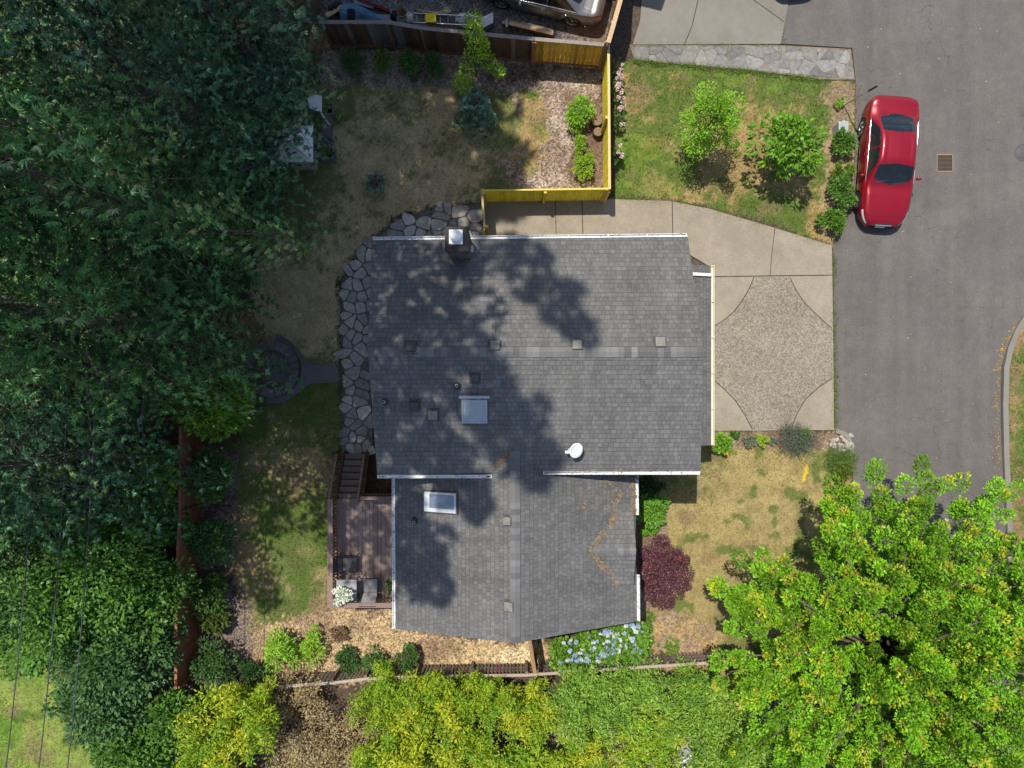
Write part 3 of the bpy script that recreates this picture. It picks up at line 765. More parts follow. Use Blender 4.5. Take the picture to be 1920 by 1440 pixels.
def make_house():
    rs = random.Random(3)
    h = thing('house', 'grey shingle roofed house with a lower wing, skylights and chimney', 'house', (0.9, -1.5, 0))
    NW, NE = W(697, 451, 5.32), W(1290, 444, 5.32); SW, SE = W(707, 890, 5.28), W(1313, 883, 5.28)
    RW, RE = W(690, 660, 6.33), W(1319, 664, 6.33); RW.y = RE.y = .93
    for q in (NW, NE, SW, SE): q.z = zmain(q.x, q.y)
    MB().slab([NW, NE, RE, RW], .1).build('north_roof_slope', M_shingle, h, UVX)
    MB().slab([RW, RE, SE, SW], .1).build('south_roof_slope', M_shingle, h, UVX)
    ridge_caps(h, RW, RE, .286, 'X', rs)
    zs = zwing
    SWc = W(742, 1179, 3.95); SEc = W(1194, 1165, 3.93); RS = W(974, 1206, 5.55); xr = .1
    pt = lambda x, y: Vector((x, y, zs(x, y)))
    MB().slab([pt(xr, RS.y), pt(SWc.x, SWc.y), pt(SWc.x-.03, -2.35), pt(-.62, -2.35), pt(xr, -1.72)], .09).build('west_wing_roof_slope', M_shingle, h, UVY)
    MB().slab([pt(xr, RS.y), pt(xr, -1.72), pt(.82, -2.35), pt(SEc.x-.06, -2.35), pt(SEc.x, SEc.y)], .09).build('east_wing_roof_slope', M_shingle, h, UVY)
    ridge_caps(h, pt(xr, RS.y), pt(xr, -1.85), .41, 'Y', rs)
    # gutters and trims
    up = lambda q, dz: Vector((q.x, q.y, q.z+dz))
    gutter(h, NW+Vector((.02, .06, -.05)), NE+Vector((0, .06, -.05)))
    a = W(922, 889, 5.25); b = W(1018, 887, 5.25)
    gutter(h, Vector((SW.x, SW.y-.06, SW.z-.05)), Vector((a.x, SW.y-.06, SW.z-.05)))
    gutter(h, Vector((b.x, SE.y-.06, SE.z-.05)), Vector((SE.x, SE.y-.06, SE.z-.05)))
    gutter(h, Vector((SWc.x-.06, SWc.y, 3.9)), Vector((SWc.x-.08, -2.75, 3.9)))
    gutter(h, Vector((SEc.x+.06, SEc.y, 3.88)), Vector((SEc.x+.05, W(0, 1078, 3.9).y, 3.88)))
    gutter(h, Vector((SEc.x+.02, W(0, 965, 3.9).y, 3.88)), Vector((SEc.x-.0, -2.72, 3.88)))
    # walls
    m = MB(); m.prism([(-3.85, -2.35), (5.05, -2.35), (5.05, 4.05), (-3.85, 4.05)], -.1, 5.15)
    for x0, x1 in ((-3.85, -3.7), (4.9, 5.05)):
        vs = [(x, y, z) for x in (x0, x1) for y, z in ((-2.35, 5.15), (4.05, 5.15), (.93, 6.15))]
        m.add(vs, [(0, 1, 2), (5, 4, 3), (0, 3, 4, 1), (1, 4, 5, 2), (2, 5, 3, 0)])
    m.prism([(-3.35, -7.45), (3.6, -7.45), (3.6, -2.4), (-3.35, -2.4)], -.1, 3.75)
    vs = [(x, y, z) for y in (-7.45, -7.3) for x, z in ((-3.35, 3.75), (3.6, 3.75), (.1, 5.3))]
    m.add(vs, [(0, 1, 2), (5, 4, 3), (0, 3, 4, 1), (1, 4, 5, 2), (2, 5, 3, 0)])
    m.prism([(5.08, -1.85), (6.72, -1.85), (6.72, 3.7), (5.08, 3.7)], -.1, 2.45)
    m.build('wall', M_siding, h)
    g = MB(); g.box((6.74, .9, 1.1), (.06, 4.8, 2.15), (.7, .69, .66)).build('garage_door', M_paintw, h)
    for y in (-4.0, -6.6):
        w = MB().box((3.61, y, 1.9), (.08, 1.3, 1.2), (.75, .75, .73)).build('window', M_paintw, h)
        MB().box((3.64, y, 1.9), (.05, 1.15, 1.05)).build('pane', mat_glass('window_glass', (.03, .04, .05)), w)
    # garage skirt roof
    y0 = W(0, 835, 2.5).y; y1 = W(0, 515, 2.5).y; xe = W(1333, 0, 2.5).x
    MB().slab([(5.0, y0, 3.1), (xe, y0, 2.5), (xe, y1, 2.5), (5.0, y1, 3.1)], .08).build('garage_roof', M_shingle, h, UVY)
    y2 = W(0, 498, 2.4).y
    MB().slab([(5.0, y1+.02, 2.98), (xe, y1+.02, 2.38), (xe, y2, 2.38), (5.0, y2, 2.98)], .08).build('porch_roof', M_shingle, h, UVY)
    MB().bar((5.05, y1-.02, 3.12), (xe, y1-.02, 2.56), .1, .07).build('rake_trim', M_white, h)
    gutter(h, (xe+.06, y0, 2.48), (xe+.06, y2, 2.48), mat_plain('cream_gutter', (.62, .55, .42), .5, var=.1), .1)
    # small gable over the entrance
    za = zwing; rx0 = onroof(1108, 1033, za); zr = rx0.z; yR = rx0.y; xE = W(1190, 0, 4.4).x; half = 1.17
    yN, yS = yR+half, yR-half; ze = zr-.36
    xv = .1+(5.55-ze)/.41
    MB().slab([(rx0.x, yR, zr), (xE+.02, yR, zr), (xE, yN, ze), (xv, yN, ze)], .05).build('entrance_gable_slope', M_shingle, h, UVX)
    MB().slab([(rx0.x, yR, zr), (xv, yS, ze), (xE, yS, ze), (xE+.02, yR, zr)], .05).build('entrance_gable_slope', M_shingle, h, UVX)
    ridge_caps(h, (rx0.x+.08, yR, zr), (xE, yR, zr), .3, 'X', rs, .1)
    m = MB(); m.add([(xE-.12, yN-.1, ze-.02), (xE-.12, yS+.1, ze-.02), (xE-.12, yR, zr-.03), (xE-.12, yN-.1, 3.6), (xE-.12, yS+.1, 3.6)], [(0, 2, 1), (0, 1, 4, 3)]); m.build('gable_wall', M_siding, h)
    # dry needles caught in the valleys and behind the gutter
    r = np.random.default_rng(5); pts = []
    def line(a, b, n, w):
        for _ in range(n):
            t = r.random(); p = a.lerp(b, t); pts.append((p.x+r.normal()*w, p.y+r.normal()*w))
    A = Vector((rx0.x, yR, 0)); line(A, Vector((xv, yN, 0)), 100, .05); line(A, Vector((xv, yS, 0)), 85, .05)
    line(Vector((SEc.x-.12, -2.9, 0)), Vector((SEc.x-.14, -4.2, 0)), 110, .06); line(Vector((3.3, -2.95, 0)), Vector((3.3, -4, 0)), 70, .16)
    for (cx, cy) in ((2.9, -3.2), (2.2, -3.9), (3.2, -4.4)): line(Vector((cx, cy, 0)), Vector((cx+.1, cy, 0)), 11, .07)
    line(Vector((-.55, -2.55, 0)), Vector((.02, -1.95, 0)), 110, .035)
    V = []; C = []
    for x, y in pts:
        z = max(zwing(x, y), zmain(x, y) if y > -2.74 else 0)
        if xv-1.8 < x < xE and yS < y < yN: z = max(z, zr-abs(y-yR)*.36/half)
        z += .012+r.random()*.015; a = r.uniform(0, 6.28); l = r.uniform(.02, .06); dx, dy = math.cos(a)*l, math.sin(a)*l
        V += [(x-dx-dy*.3, y-dy+dx*.3, z), (x+dx-dy*.3, y+dy+dx*.3, z+.01), (x+dx+dy*.3, y+dy-dx*.3, z), (x-dx+dy*.3, y-dy-dx*.3, z+.008)]
        f = r.uniform(.6, 1.5); C.append((.19*f, .135*f, .08*f))
    o0 = origin(h); V = np.array(V)-np.array(o0)
    lit = arr_mesh('leaf_litter', V, np.array(C), M_chip, h); setp(lit, kind='stuff')
    # chimney
    cx, cy = W(857, 450, 7.0).x, W(857, 450, 7.0).y
    m = MB(); br = [(.10, .07, .055), (.13, .09, .07), (.085, .065, .055), (.15, .12, .1)]
    z = 0; k = 0
    m.box((cx, cy, 2.4), (.5, .56, 5.0), (.06, .05, .045))
    while z < 2.05:
        for s in (-1, 1):
            for i in range(3):
                o = (i-1)*.18+(.05 if k % 2 else -.03)
                m.box((cx+o, cy+s*.27, 5.0+z), (.17, .09, .062), rs.choice(br)); m.box((cx+s*.25, cy+o, 5.0+z), (.09, .17, .062), rs.choice(br))
        z += .072; k += 1
    m.box((cx, cy, 7.09), (.66, .7, .1), (.05, .045, .042)); ch = m.build('chimney', M_stone, h)
    m = MB().box((cx-.02, cy+.05, 7.16), (.38, .4, .06)); m.lathe((cx-.02, cy+.05, 7.18), [(.14, 0), (.14, .13), (.17, .14), (.16, .19), (.08, .22), (0, .225)]); m.build('chimney_cap', M_white, ch)
    m = MB().box((cx, cy-.36, 5.47), (.66, .12, .07)); m.box((cx+.33, cy-.1, 5.42), (.09, .5, .06)); m.build('flashing', M_metal, ch)
    # skylights
    gl = mat_glass('skylight_glass_sky', (.30, .335, .36), .25); gl2 = mat_glass('skylight_glass_blue', (.16, .2, .25), .2)  # pale colour of the main roof pane imitates reflected sky
    p = onroof(890, 769, zmain); o, M, nn = roof_box(h, 'skylight', p, zmain, (.78, .76), .13, mat_plain('skylight_frame', (.2, .19, .18), .6, var=.4))
    MB().box(p+nn*.137, (.64, .63, .03), M=M).build('skylight_pane', gl, o)
    fr = MB()
    for s in (-1, 1): fr.box(p+M@Vector((s*.35, 0, .15)), (.05, .72, .03), M=M); fr.box(p+M@Vector((0, s*.335, .15)), (.64, .05, .03), M=M)
    fr.build('skylight_frame', M_metal, o)
    MB().box(p+M@Vector((0, .44, .09)), (.92, .09, .08), M=M).build('skylight_flashing', M_metal, o)
    p = onroof(828, 941, zwing); o, M, nn = roof_box(h, 'skylight', p, zwing, (1.2, .7), .11, mat_plain('skylight_curb', (.09, .08, .075), .7))
    MB().box(p+M@Vector((0, 0, .117)), (1.12, .62, .03), M=M).build('skylight_frame', mat_plain('pale_frame', (.55, .58, .6), .4, var=.1), o)
    MB().box(p+M@Vector((.07, .03, .132)), (.86, .44, .02), M=M).build('skylight_pane', gl2, o)
    # vents and pipes
    vg = mat_plain('painted_vent', (.19, .18, .155), .7, var=.25); vd = mat_plain('dark_vent', (.055, .055, .06), .7)
    for px, py, zf, mt, s in ((771, 651, zmain, vd, .3), (928, 649, zmain, vg, .28), (1082, 648, zmain, vg, .28), (1237, 643, zmain, vg, .29), (891, 708, zmain, vd, .22), (778, 759, zmain, vd, .23), (812, 777, zmain, vg, .28), (953, 976, zwing, vg, .24), (956, 1136, zwing, vg, .27)):
        p = onroof(px, py, zf); o, M, nn = roof_box(h, 'roof_vent', p, zf, (s, s), .13, mt)
        MB().box(p+nn*.01, (s+.1, s+.12, .012), M=M).build('vent_flashing', vd, o)
    for px, py, zf in ((722, 753, zmain), (857, 723, zmain), (778, 976, zwing)):
        p = onroof(px, py, zf); m = MB(); m.lathe(p, [(.12, -.02), (.12, .015), (.06, .06), (.05, .3), (.036, .3), (.034, .1), (0, .1)], 16); o = m.build('vent_pipe', vd, h)
        MB().lathe(p+Vector((0, 0, .3)), [(.05, 0), (.05, .006), (.036, .006)], 16).build('pipe_rim', M_metal, o)
    # dish
    p = onroof(1070, 845, zmain)
    t = thing('satellite_dish', 'small white satellite dish on the south roof slope', 'dish', p)
    MB().box(p+Vector((0, 0, .02)), (.16, .16, .04)).tube([p, p+Vector((0, 0, .25)), p+Vector((.1, .03, .42))], .022).build('mast', M_metal, t)
    R = Matrix.Rotation(math.radians(28), 3, 'Y') @ Matrix.Rotation(math.radians(12), 3, 'X')
    prof = [(0, 0), (.1, .008), (.17, .024), (.23, .046), (.234, .05), (.23, .06), (.17, .036), (.1, .02), (0, .012)]
    c = p+Vector((.1, .06, .43)); MB().lathe(c, prof, 28, M=R).build('reflector', M_white, t)
    e = p+Vector((-.14, .0, .42)); MB().tube([p+Vector((.02, 0, .3)), e], .012).box(e, (.13, .08, .07)).build('feed_arm', M_white, t)
def neighbour_house():
    t = thing('neighbour_house', 'neighbouring house beyond the top edge of the picture', 'house', (1, 19, 0)); c = Vector((4.48, 15.83, 5)); u = Vector((-.97, .235, 0)); v = Vector((.235, .97, 0))
    MB().slab([c, c+u*8, c+u*8+v*3.5+Vector((0, 0, 1.1)), c+v*3.5+Vector((0, 0, 1.1))], .12).slab([c+v*7, c+u*8+v*7, c+u*8+v*3.5+Vector((0, 0, 1.1)), c+v*3.5+Vector((0, 0, 1.1))], .12).build('roof', M_shingle, t, UVX)
    w = [c+u*.5+v*.5, c+u*7.5+v*.5, c+u*7.5+v*6.5, c+u*.5+v*6.5]; MB().prism([(p.x, p.y) for p in w], 0, 5.0).build('wall', M_siding, t)
make_ground(); make_paving(); make_house(); neighbour_house()

# ---------------------------------------------------------------- deck, furniture
def make_deck():
    rs = random.Random(9); zf = 1.25; zc = 2.2
    xw = W(628, 0, zf).x; xe = -3.42; yn = W(0, 936, zf).y; ys = W(0, 1133, zf).y
    t = thing('deck', 'raised pinkish brown timber deck with railings and a flight of steps', 'deck', ((xw+xe)/2, (yn+ys)/2, 0))
    m = MB(); x = xw
    while x < xe-.02:
        f = rs.uniform(.88, 1.12); w = min(.14, xe-x)
        m.box((x+w/2, (yn+ys)/2, zf-.02), (w-.008, yn-ys, .04), (.27*f, .205*f, .18*f)); x += .14
    sx0, sx1 = W(638, 0, .7).x, W(683, 0, .7).x
    m.build('deck_floor', M_deckw, t)
    m = MB()
    for s in (yn-.05, ys+.05): m.box(((xw+xe)/2, s, zf-.16), (xe-xw-.1, .05, .22), (.14, .09, .07))
    m.box((xw+.03, (yn+ys)/2, zf-.16), (.05, yn-ys-.2, .22), (.14, .09, .07)); m.build('rim_board', M_wood, t)
    for a, b in ((xw+.1, ys+.1), (xw+.1, yn-.15), (xe-.3, ys+.1), (xw+.1, (yn+ys)/2)):
        MB().box((a, b, .55), (.12, .12, 1.05), (.13, .09, .07)).build('post', M_wood, t)
    # steps
    n = 7; y0 = W(0, 850, .1).y
    for i in range(n):
        z = .1+(zf-.1)*(i+.5)/n; y = y0+(yn-.02-y0)*(i+.5)/n; d = (y0-yn)/n; f = rs.uniform(.85, 1.1)
        MB().box(((sx0+sx1)/2, y, z), (sx1-sx0-.1, d*.93, .045), (.17*f, .135*f, .115*f)).build('step', M_deckw, t)
    for x in (sx0, sx1):
        MB().bar((x, y0+.05, .02), (x, yn, zf-.1), .05, .26, (.12, .08, .06)).build('stringer', M_wood, t)
    WC = (.225, .155, .13); BC = (.27, .155, .075)
    def rail(a, b, name='railing', cw=.16, zt=zc, zb=zf, nb=None):
        a = Vector(a); b = Vector(b); L = (b-a).length; k = nb or int(L/.125)
        m = MB().bar(a, b, cw, .045, WC); g = m.build('handrail', M_deckw, t)
        q = MB(); dz = Vector((0, 0, zt-zb-.08))
        q.bar(a-dz*.08, b-dz*.08, .04, .08, BC); q.bar(a-dz, b-dz, .04, .06, BC)
        for i in range(k):
            p = a+(b-a)*((i+.5)/k); q.box(p-dz*.53, (.038, .038, dz.z*.86), tuple(c*rs.uniform(.8, 1.2) for c in BC))
        q.build('balusters', M_wood, g)
    rx = W(619, 0, zc).x; ry = W(0, 1135, zc).y
    rail((rx, W(0, 936, zc).y, zc), (rx, ry+.08, zc), cw=.19); rail((rx-.095, ry, zc), (-3.75, ry, zc), cw=.17)
    rail((W(676, 0, zc).x, W(0, 934, zc).y, zc), (-3.86, W(0, 934, zc).y, zc), cw=.12)
    rail((sx0-.06, y0+.05, 1.0), (sx0-.06, yn-.02, zc), cw=.07, zt=zc, zb=zf); rail((sx1+.06, y0+.05, 1.0), (sx1+.06, yn-.02, zc), cw=.07)
    MB().box((rx+.1, W(0, 985, 2.0).y, 1.75), (.05, 1.9, .9), (.2, .13, .09)) if False else None
    # table, flowers, chairs
    p = W(648, 1108, 1.95); z = zf
    tb = thing('patio_table', 'small square grey glass patio table in the deck corner', 'table', (p.x, p.y, z))
    MB().box((p.x, p.y, z+.69), (.78, .78, .03)).build('table_top', mat_plain('table_glass', (.3, .31, .32), .25, var=.1), tb, bevel=.01)
    for a in (-1, 1):
        for b in (-1, 1): MB().tube([(p.x+a*.33, p.y+b*.33, z), (p.x+a*.33, p.y+b*.33, z+.675)], .018).build('leg', M_dark, tb)
    fp = thing('flower_pot', 'pot of white blossom standing on the patio table', 'flower pot', (p.x-.02, p.y-.02, z+.705))
    MB().lathe((p.x-.02, p.y-.02, z+.705), [(0, 0), (.12, 0), (.17, .24), (.15, .24), (.14, .2), (0, .2)], 20, (.25, .12, .07)).build('pot', M_paintw, fp)
    r = np.random.default_rng(2); cen, d = lumpy(r, 22, (.3, .3, .16)); cen[:, 2] += .2
    V, C = crown_leaves(r, cen, d, .09, 26, .08, .022, (.05, .12, .02), (.12, .25, .04), zmin=.2); arr_mesh('foliage', V, C, M_leaf, fp)
    V, C = crown_leaves(r, cen+np.array([0, 0, .03]), d, .1, 42, .06, .026, (.7, .7, .64), (.82, .82, .8), zmin=.2); arr_mesh('blossom', V, C, M_petal, fp)
    def chair(lbl, loc, rz, dark):
        c = thing('patio_chair', lbl, 'chair', loc, 'sling chairs on the deck')
        o = Vector(loc); sl = mat_plain('sling_fabric', (.26, .26, .27) if not dark else (.06, .06, .065), .8, var=.12, scale=20)  # the dark fabric stands in for shade on one chair
        L = lambda x, y, z: o+Matrix.Rotation(rz, 3, 'Z') @ Vector((x, y, z))
        MB().slab([L(-.26, .26, .42), L(.26, .26, .42), L(.25, -.2, .38), L(-.25, -.2, .38)], .015).build('seat', sl, c)
        MB().slab([L(-.25, -.22, .4), L(.25, -.22, .4), L(.25, -.52, .93), L(-.25, -.52, .93)], .015).build('backrest', sl, c)
        m = MB()
        for s in (-1, 1):
            x = s*.29
            m.tube([L(x, .3, 0), L(x, .28, .6), L(x, -.3, .64), L(x, -.35, 0)], .014); m.tube([L(x, -.18, .37), L(x, -.55, .97)], .014); m.tube([L(x, -.2, .37), L(x, .28, .42)], .014)
        m.tube([L(-.29, -.55, .97), L(.29, -.55, .97)], .014); m.tube([L(-.29, .28, .42), L(.29, .28, .42)], .014)
        m.build('frame', M_dark, c)
    q = W(694, 1100, 1.7); chair('grey sling patio chair beside the flower pot table', (q.x, q.y, z), 0, False)
    q = W(654, 1056, 1.6); chair('sling patio chair with shade painted into its dark fabric by the west railing', (q.x, q.y, z), -math.pi/2, True)
make_deck()

# ---------------------------------------------------------------- fences
def fence(name, label, tops, h, colf, cap=(.26, .22, .2), cat='fence', bw=.14, gap=.004, th=.022, cw=.13, postc=(.2, .11, .06), post_d=2.4, kick=True, rails=True, seed=1, base=0.0, postx=.1, side=1, cap_mat=None, topgap=.03):
    rs = random.Random(seed); P = [W(a, b, h) for a, b in tops]
    mid = P[len(P)//2]; t = thing(name, label, cat, (mid.x, mid.y, 0))
    bd = MB(); cp = MB(); rl = MB(); kb = MB(); run = 0
    for i in range(len(P)-1):
        a, b = P[i].copy(), P[i+1].copy(); a.z = b.z = 0; L = (b-a).length; d = (b-a)/L; n = Vector((-d.y, d.x, 0))*side; ang = math.atan2(d.y, d.x)
        k = max(1, int(L/(bw+gap))); w = L/k
        for j in range(k):
            c = a+d*(w*(j+.5)); hh = h-topgap-rs.uniform(0, .008)
            bd.box((c.x, c.y, (hh+.06)/2+rs.uniform(-.001, .001)), (w-gap, th, hh-.06), colf((run+w*(j+.5)), rs), rz=ang)
        run += L
        up = Vector((0, 0, h-.02)); cp.bar(a+up-d*(.0 if i else .03), b+up+d*(.0 if i < len(P)-2 else .03), cw, .038, cap)
        if rails:
            for zz in (.35, h*.55, h-.16): rl.bar(a-n*(th/2+.022)+Vector((0, 0, zz)), b-n*(th/2+.022)+Vector((0, 0, zz)), .04, .085, postc)
        if kick: kb.bar(a+n*(th/2+.014)+Vector((0, 0, .1)), b+n*(th/2+.014)+Vector((0, 0, .1)), .024, .16, postc)
        np_ = max(1, round(L/post_d))
        for j in range(np_+(1 if i == len(P)-2 else 0)):
            c = a+d*L*j/np_+n*(th/2+.012+postx/2)
            MB().box((c.x, c.y, h/2-.03), (postx, postx, h-.05), postc, rz=ang).build('post', M_wood, t)
    bd.build('boards', M_wood, t); cp.build('cap_rail', cap_mat or M_wood, t)
    if rails: rl.build('rails', M_wood, t)
    if kick: kb.build('kick_board', M_wood, t)
    return t
def brown(s, rs): f = rs.uniform(.75, 1.3); c = rs.choice([(.11, .062, .04), (.12, .066, .04), (.10, .06, .042), (.15, .125, .11)]); return tuple(x*f for x in c)
def amber(s, rs): f = rs.uniform(.6, 1.3); return (.58*f, .34*f*rs.uniform(.9, 1.1), .04*f)
def yell(s, rs): f = rs.uniform(.82, 1.08); return (.9*f, .74*f, .055*f)
fence('board_fence', 'long dark brown board fence behind the row of round shrubs', [(600, 41), (726, 41), (790, 52), (900, 63), (1000, 72.5)], 1.83, brown, seed=2, side=-1, gap=.012)
fence('board_fence', 'short amber board fence panel in the corner by the yellow fence', [(1004, 73), (1139, 84)], 1.83, amber, seed=3, side=-1, gap=.012, post_d=2.9, postc=(.3, .15, .06))
fence('board_fence', 'bright yellow board fence between back yard and front lawn', [(1141, 84), (1143, 353)], 1.75, yell, seed=4, cap=(.62, .47, .2), postc=(.6, .45, .1), kick=False, cw=.09, side=-1, cap_mat=M_paintw)
fence('board_fence', 'bright yellow board fence along the concrete walk', [(903, 357), (1142, 353.5)], 1.62, yell, seed=5, cap=(.66, .52, .1), postc=(.6, .45, .1), kick=False, cw=.06, side=-1, bw=.2, cap_mat=M_paintw)
fence('gate', 'narrow timber gate from the yellow fence to the house wall', [(904, 361), (909, 424)], 1.7, lambda s, rs: (.34, .24, .1), seed=6, cap=(.42, .33, .2), postc=(.5, .4, .1), kick=False, cw=.06, cat='gate')
fence('board_fence', 'tan board fence beside the silver car', [(1141, 78), (1152, 40), (1170, -25), (1176, -120)], 2.25, lambda s, rs: (.36*rs.uniform(.9, 1.1), .22, .12), seed=7, cap=(.5, .36, .22), postc=(.3, .18, .1), kick=False, cw=.16)
fence('board_fence', 'terracotta stained board fence west of the lawn', [(338, 800), (336, 960), (330, 1120), (329, 1290)], 1.75, lambda s, rs: tuple(c*rs.uniform(.85, 1.15) for c in (.27, .105, .052)), seed=8, cap=(.3, .13, .07), postc=(.2, .08, .04), kick=False, cw=.1)
fence('board_fence', 'short brown fence from the grey wing to the picket fence', [(992, 1196), (1003, 1262)], 1.8, lambda s, rs: tuple(c*rs.uniform(.85, 1.15) for c in (.2, .115, .06)), seed=9, cap=(.28, .17, .09), postc=(.2, .12, .07), kick=False, cw=.13)
fence('picket_fence', 'low weathered picket fence with open slats along the straw bed', [(470, 1294), (560, 1285), (622, 1281), (685, 1273), (779, 1269), (988, 1266), (1160, 1254), (1345, 1242), (1420, 1238)], 1.15,
      lambda s, rs: tuple(c*rs.uniform(.7, 1.2) for c in (.2, .165, .14)), seed=10, cap=(.36, .30, .25), postc=(.2, .145, .11), kick=False, cw=.1, bw=.075, gap=.06, post_d=2.0, side=1, postx=.09)
o = strip([(470, 1278), (600, 1266), (700, 1258), (804, 1254), (990, 1250), (1160, 1240), (1345, 1229)], .07, -.1, .14, M_wood, 'bed_edging', 'timber edging board in front of the picket fence', 'edging', col=(.27, .21, .16))
fence('board_fence', 'ochre timber fence end beside the bamboo at the bottom edge', [(1381, 1402), (1387, 1480)], 1.5, lambda s, rs: (.42, .26, .06), seed=12, cap=(.45, .33, .14), postc=(.3, .2, .08), kick=False, cw=.12)

# ---------------------------------------------------------------- cars
def catmull(xs, ys, q):
    q = np.asarray(q, float); xs = np.asarray(xs, float); ys = np.asarray(ys, float)
    d = np.gradient(ys, xs); i = np.clip(np.searchsorted(xs, q)-1, 0, len(xs)-2)
    h = xs[i+1]-xs[i]; t = (q-xs[i])/h
    return (2*t**3-3*t**2+1)*ys[i]+(t**3-2*t**2+t)*h*d[i]+(-2*t**3+3*t**2)*ys[i+1]+(t**3-t**2)*h*d[i+1]
def build_car(label, paint_c, h_loc, rz, group, metal=.35):
    m, t_, N, L, p = new_mat('car_paint'); p.inputs['Base Color'].default_value = (*paint_c, 1); p.inputs['Metallic'].default_value = metal
    p.inputs['Roughness'].default_value = .33; p.inputs['Coat Weight'].default_value = .35; p.inputs['Coat Roughness'].default_value = .05
    L.new(mixc(t_, ramp(t_, noise(t_, 1.3, 5, .7), .35, .7), paint_c, tuple(c*.86 for c in paint_c)), p.inputs['Base Color'])
    glass = mat_glass('car_glass', (.012, .016, .022), .04)
    g2, t2, N2, L2, p2 = new_mat('windscreen_glass'); p2.inputs['Base Color'].default_value = (.35, .4, .42, 1); p2.inputs['Roughness'].default_value = .03
    p2.inputs['Transmission Weight'].default_value = .8; p2.inputs['IOR'].default_value = 1.05; p2.inputs['Coat Weight'].default_value = 1; p2.inputs['Base Color'].default_value = (.05, .07, .085, 1)
    car = thing('parked_car', label, 'car', h_loc, group, rz)
    R = Matrix.Rotation(rz, 3, 'Z'); O = Vector(h_loc)
    wf, wr, WB = .95, 3.7, 2.75
    X0 = (wf+wr)/2
    def G(s, y, z): return R @ Vector((X0-s, y, z))+O
    ks = [0, .10, .30, .65, 1.0, 1.42, 1.75, 2.12, 2.6, 3.15, 3.55, 3.95, 4.3, 4.62, 4.75]
    zt = [.60, .70, .79, .88, .94, 1.00, 1.20, 1.39, 1.455, 1.42, 1.29, 1.10, 1.05, 1.00, .86]
    wb = [.52, .66, .80, .89, .915, .92, .925, .925, .925, .925, .925, .915, .885, .79, .66]
    zb = [.52, .58, .66, .74, .79, .855, .88, .90, .915, .935, .95, .965, .965, .92, .80]
    wt = [.40, .52, .64, .72, .75, .755, .70, .625, .60, .60, .625, .66, .68, .64, .52]
    s = np.unique(np.round(np.concatenate([np.linspace(0, .3, 9), np.linspace(.3, 4.45, 175), np.linspace(4.45, 4.75, 9)]), 4))
    ZT, WBt, ZB, WT = [catmull(ks, a, s) for a in (zt, wb, zb, wt)]
    cab = np.clip(np.minimum((s-1.38)/.55, (4.0-s)/.5), 0, 1); cab = cab*cab*(3-2*cab)
    nv = 68; vq = np.linspace(0, 7, nv); verts = np.zeros((len(s), nv, 2))
    for i in range(len(s)):
        w, z, zb_, wt_, c = WBt[i], ZT[i], ZB[i], WT[i], cab[i]
        lo = .2+(.12*max(0, 1-s[i]/.3)+.2*max(0, (s[i]-4.45)/.3))
        ky = [w*.90, w*.985, w*1.0, w*.992, w*.955, wt_+(w*.955-wt_)*.10*c, wt_*.62, 0]
        kz = [lo, lo+.16, zb_-.20, zb_-.04, zb_+.015, z-.055*c-.018*(1-c), z-.006*c-.004, z+.006]
        verts[i, :, 0] = catmull(range(8), ky, vq); verts[i, :, 1] = catmull(range(8), kz, vq)
        verts[i, -1, 0] = 0
    verts[:, :, 0] = np.maximum(verts[:, :, 0], 0)
    groups = {}
    for i in range(len(s)-1):
        sm = (s[i]+s[i+1])/2
        for j in range(nv-1):
            v = (vq[j]+vq[j+1])/2; zc = verts[i, j:j+2, 1].mean(); yc = verts[i, j:j+2, 0].mean()
            key = 'body'
            if any((sm-wx)**2+(zc-.33)**2 < .375**2 for wx in (wf, wr)) and v < 3.2: continue
            if 1.43+.2*min(1, yc/.7)**2 < sm < 2.08-.05*min(1, yc/.6)**2 and v > 5.1: key = 'windscreen'
            elif 3.24+.06*min(1, yc/.6)**2 < sm < 3.99-.14*min(1, yc/.6)**2 and v > 5.2: key = 'rear_window'
            elif 4.14 < v < 4.86:
                za = (v-4.14)/.72
                if 1.50+za*.56 < sm < 3.86-za*.46: key = 'side_window' if not (2.66 < sm < 2.72) else 'body'
            elif .08 < sm < .55 and 3.0 < v < 4.7 and yc > .5: key = 'headlight'
            elif sm > 4.48 and 3.05 < v < 4.3: key = 'tail_light'
            for sd in (1, -1):
                k = key if key in ('body', 'windscreen', 'rear_window') else (key, sd)
                q = [(s[i], sd*verts[i, j, 0], verts[i, j, 1]), (s[i+1], sd*verts[i+1, j, 0], verts[i+1, j, 1]), (s[i+1], sd*verts[i+1, j+1, 0], verts[i+1, j+1, 1]), (s[i], sd*verts[i, j+1, 0], verts[i, j+1, 1])]
                groups.setdefault(k, []).append(q if sd == -1 else q[::-1])
    def emit(k, name, mat):
        m = MB(); d = {}; vs = []; fs = []
        for q in groups.get(k, []):
            f = []
            for a in q:
                kk = tuple(round(x, 4) for x in a)
                if kk not in d: d[kk] = len(vs); vs.append(G(*a))
                if d[kk] not in f: f.append(d[kk])
            if len(f) > 2: fs.append(f)
        m.add(vs, fs, smooth=True); o = m.build(name, mat, None)
        off = Vector(o.location); o.data.transform(Matrix.Translation(off-O)); o.data.transform(R.inverted().to_4x4()); o.location = (0, 0, 0); o.parent = car
        return o
    body = emit('body', 'body', m)
    emit('windscreen', 'windscreen', g2); emit('rear_window', 'rear_window', g2)
    hl = mat_glass('headlight_lens', (.45, .47, .5), .1); tl = mat_glass('tail_lens', (.32, .01, .012), .15)
    for sd in (1, -1):
        emit(('side_window', sd), 'side_window', glass); emit(('headlight', sd), 'headlight', hl); emit(('tail_light', sd), 'tail_light', tl)
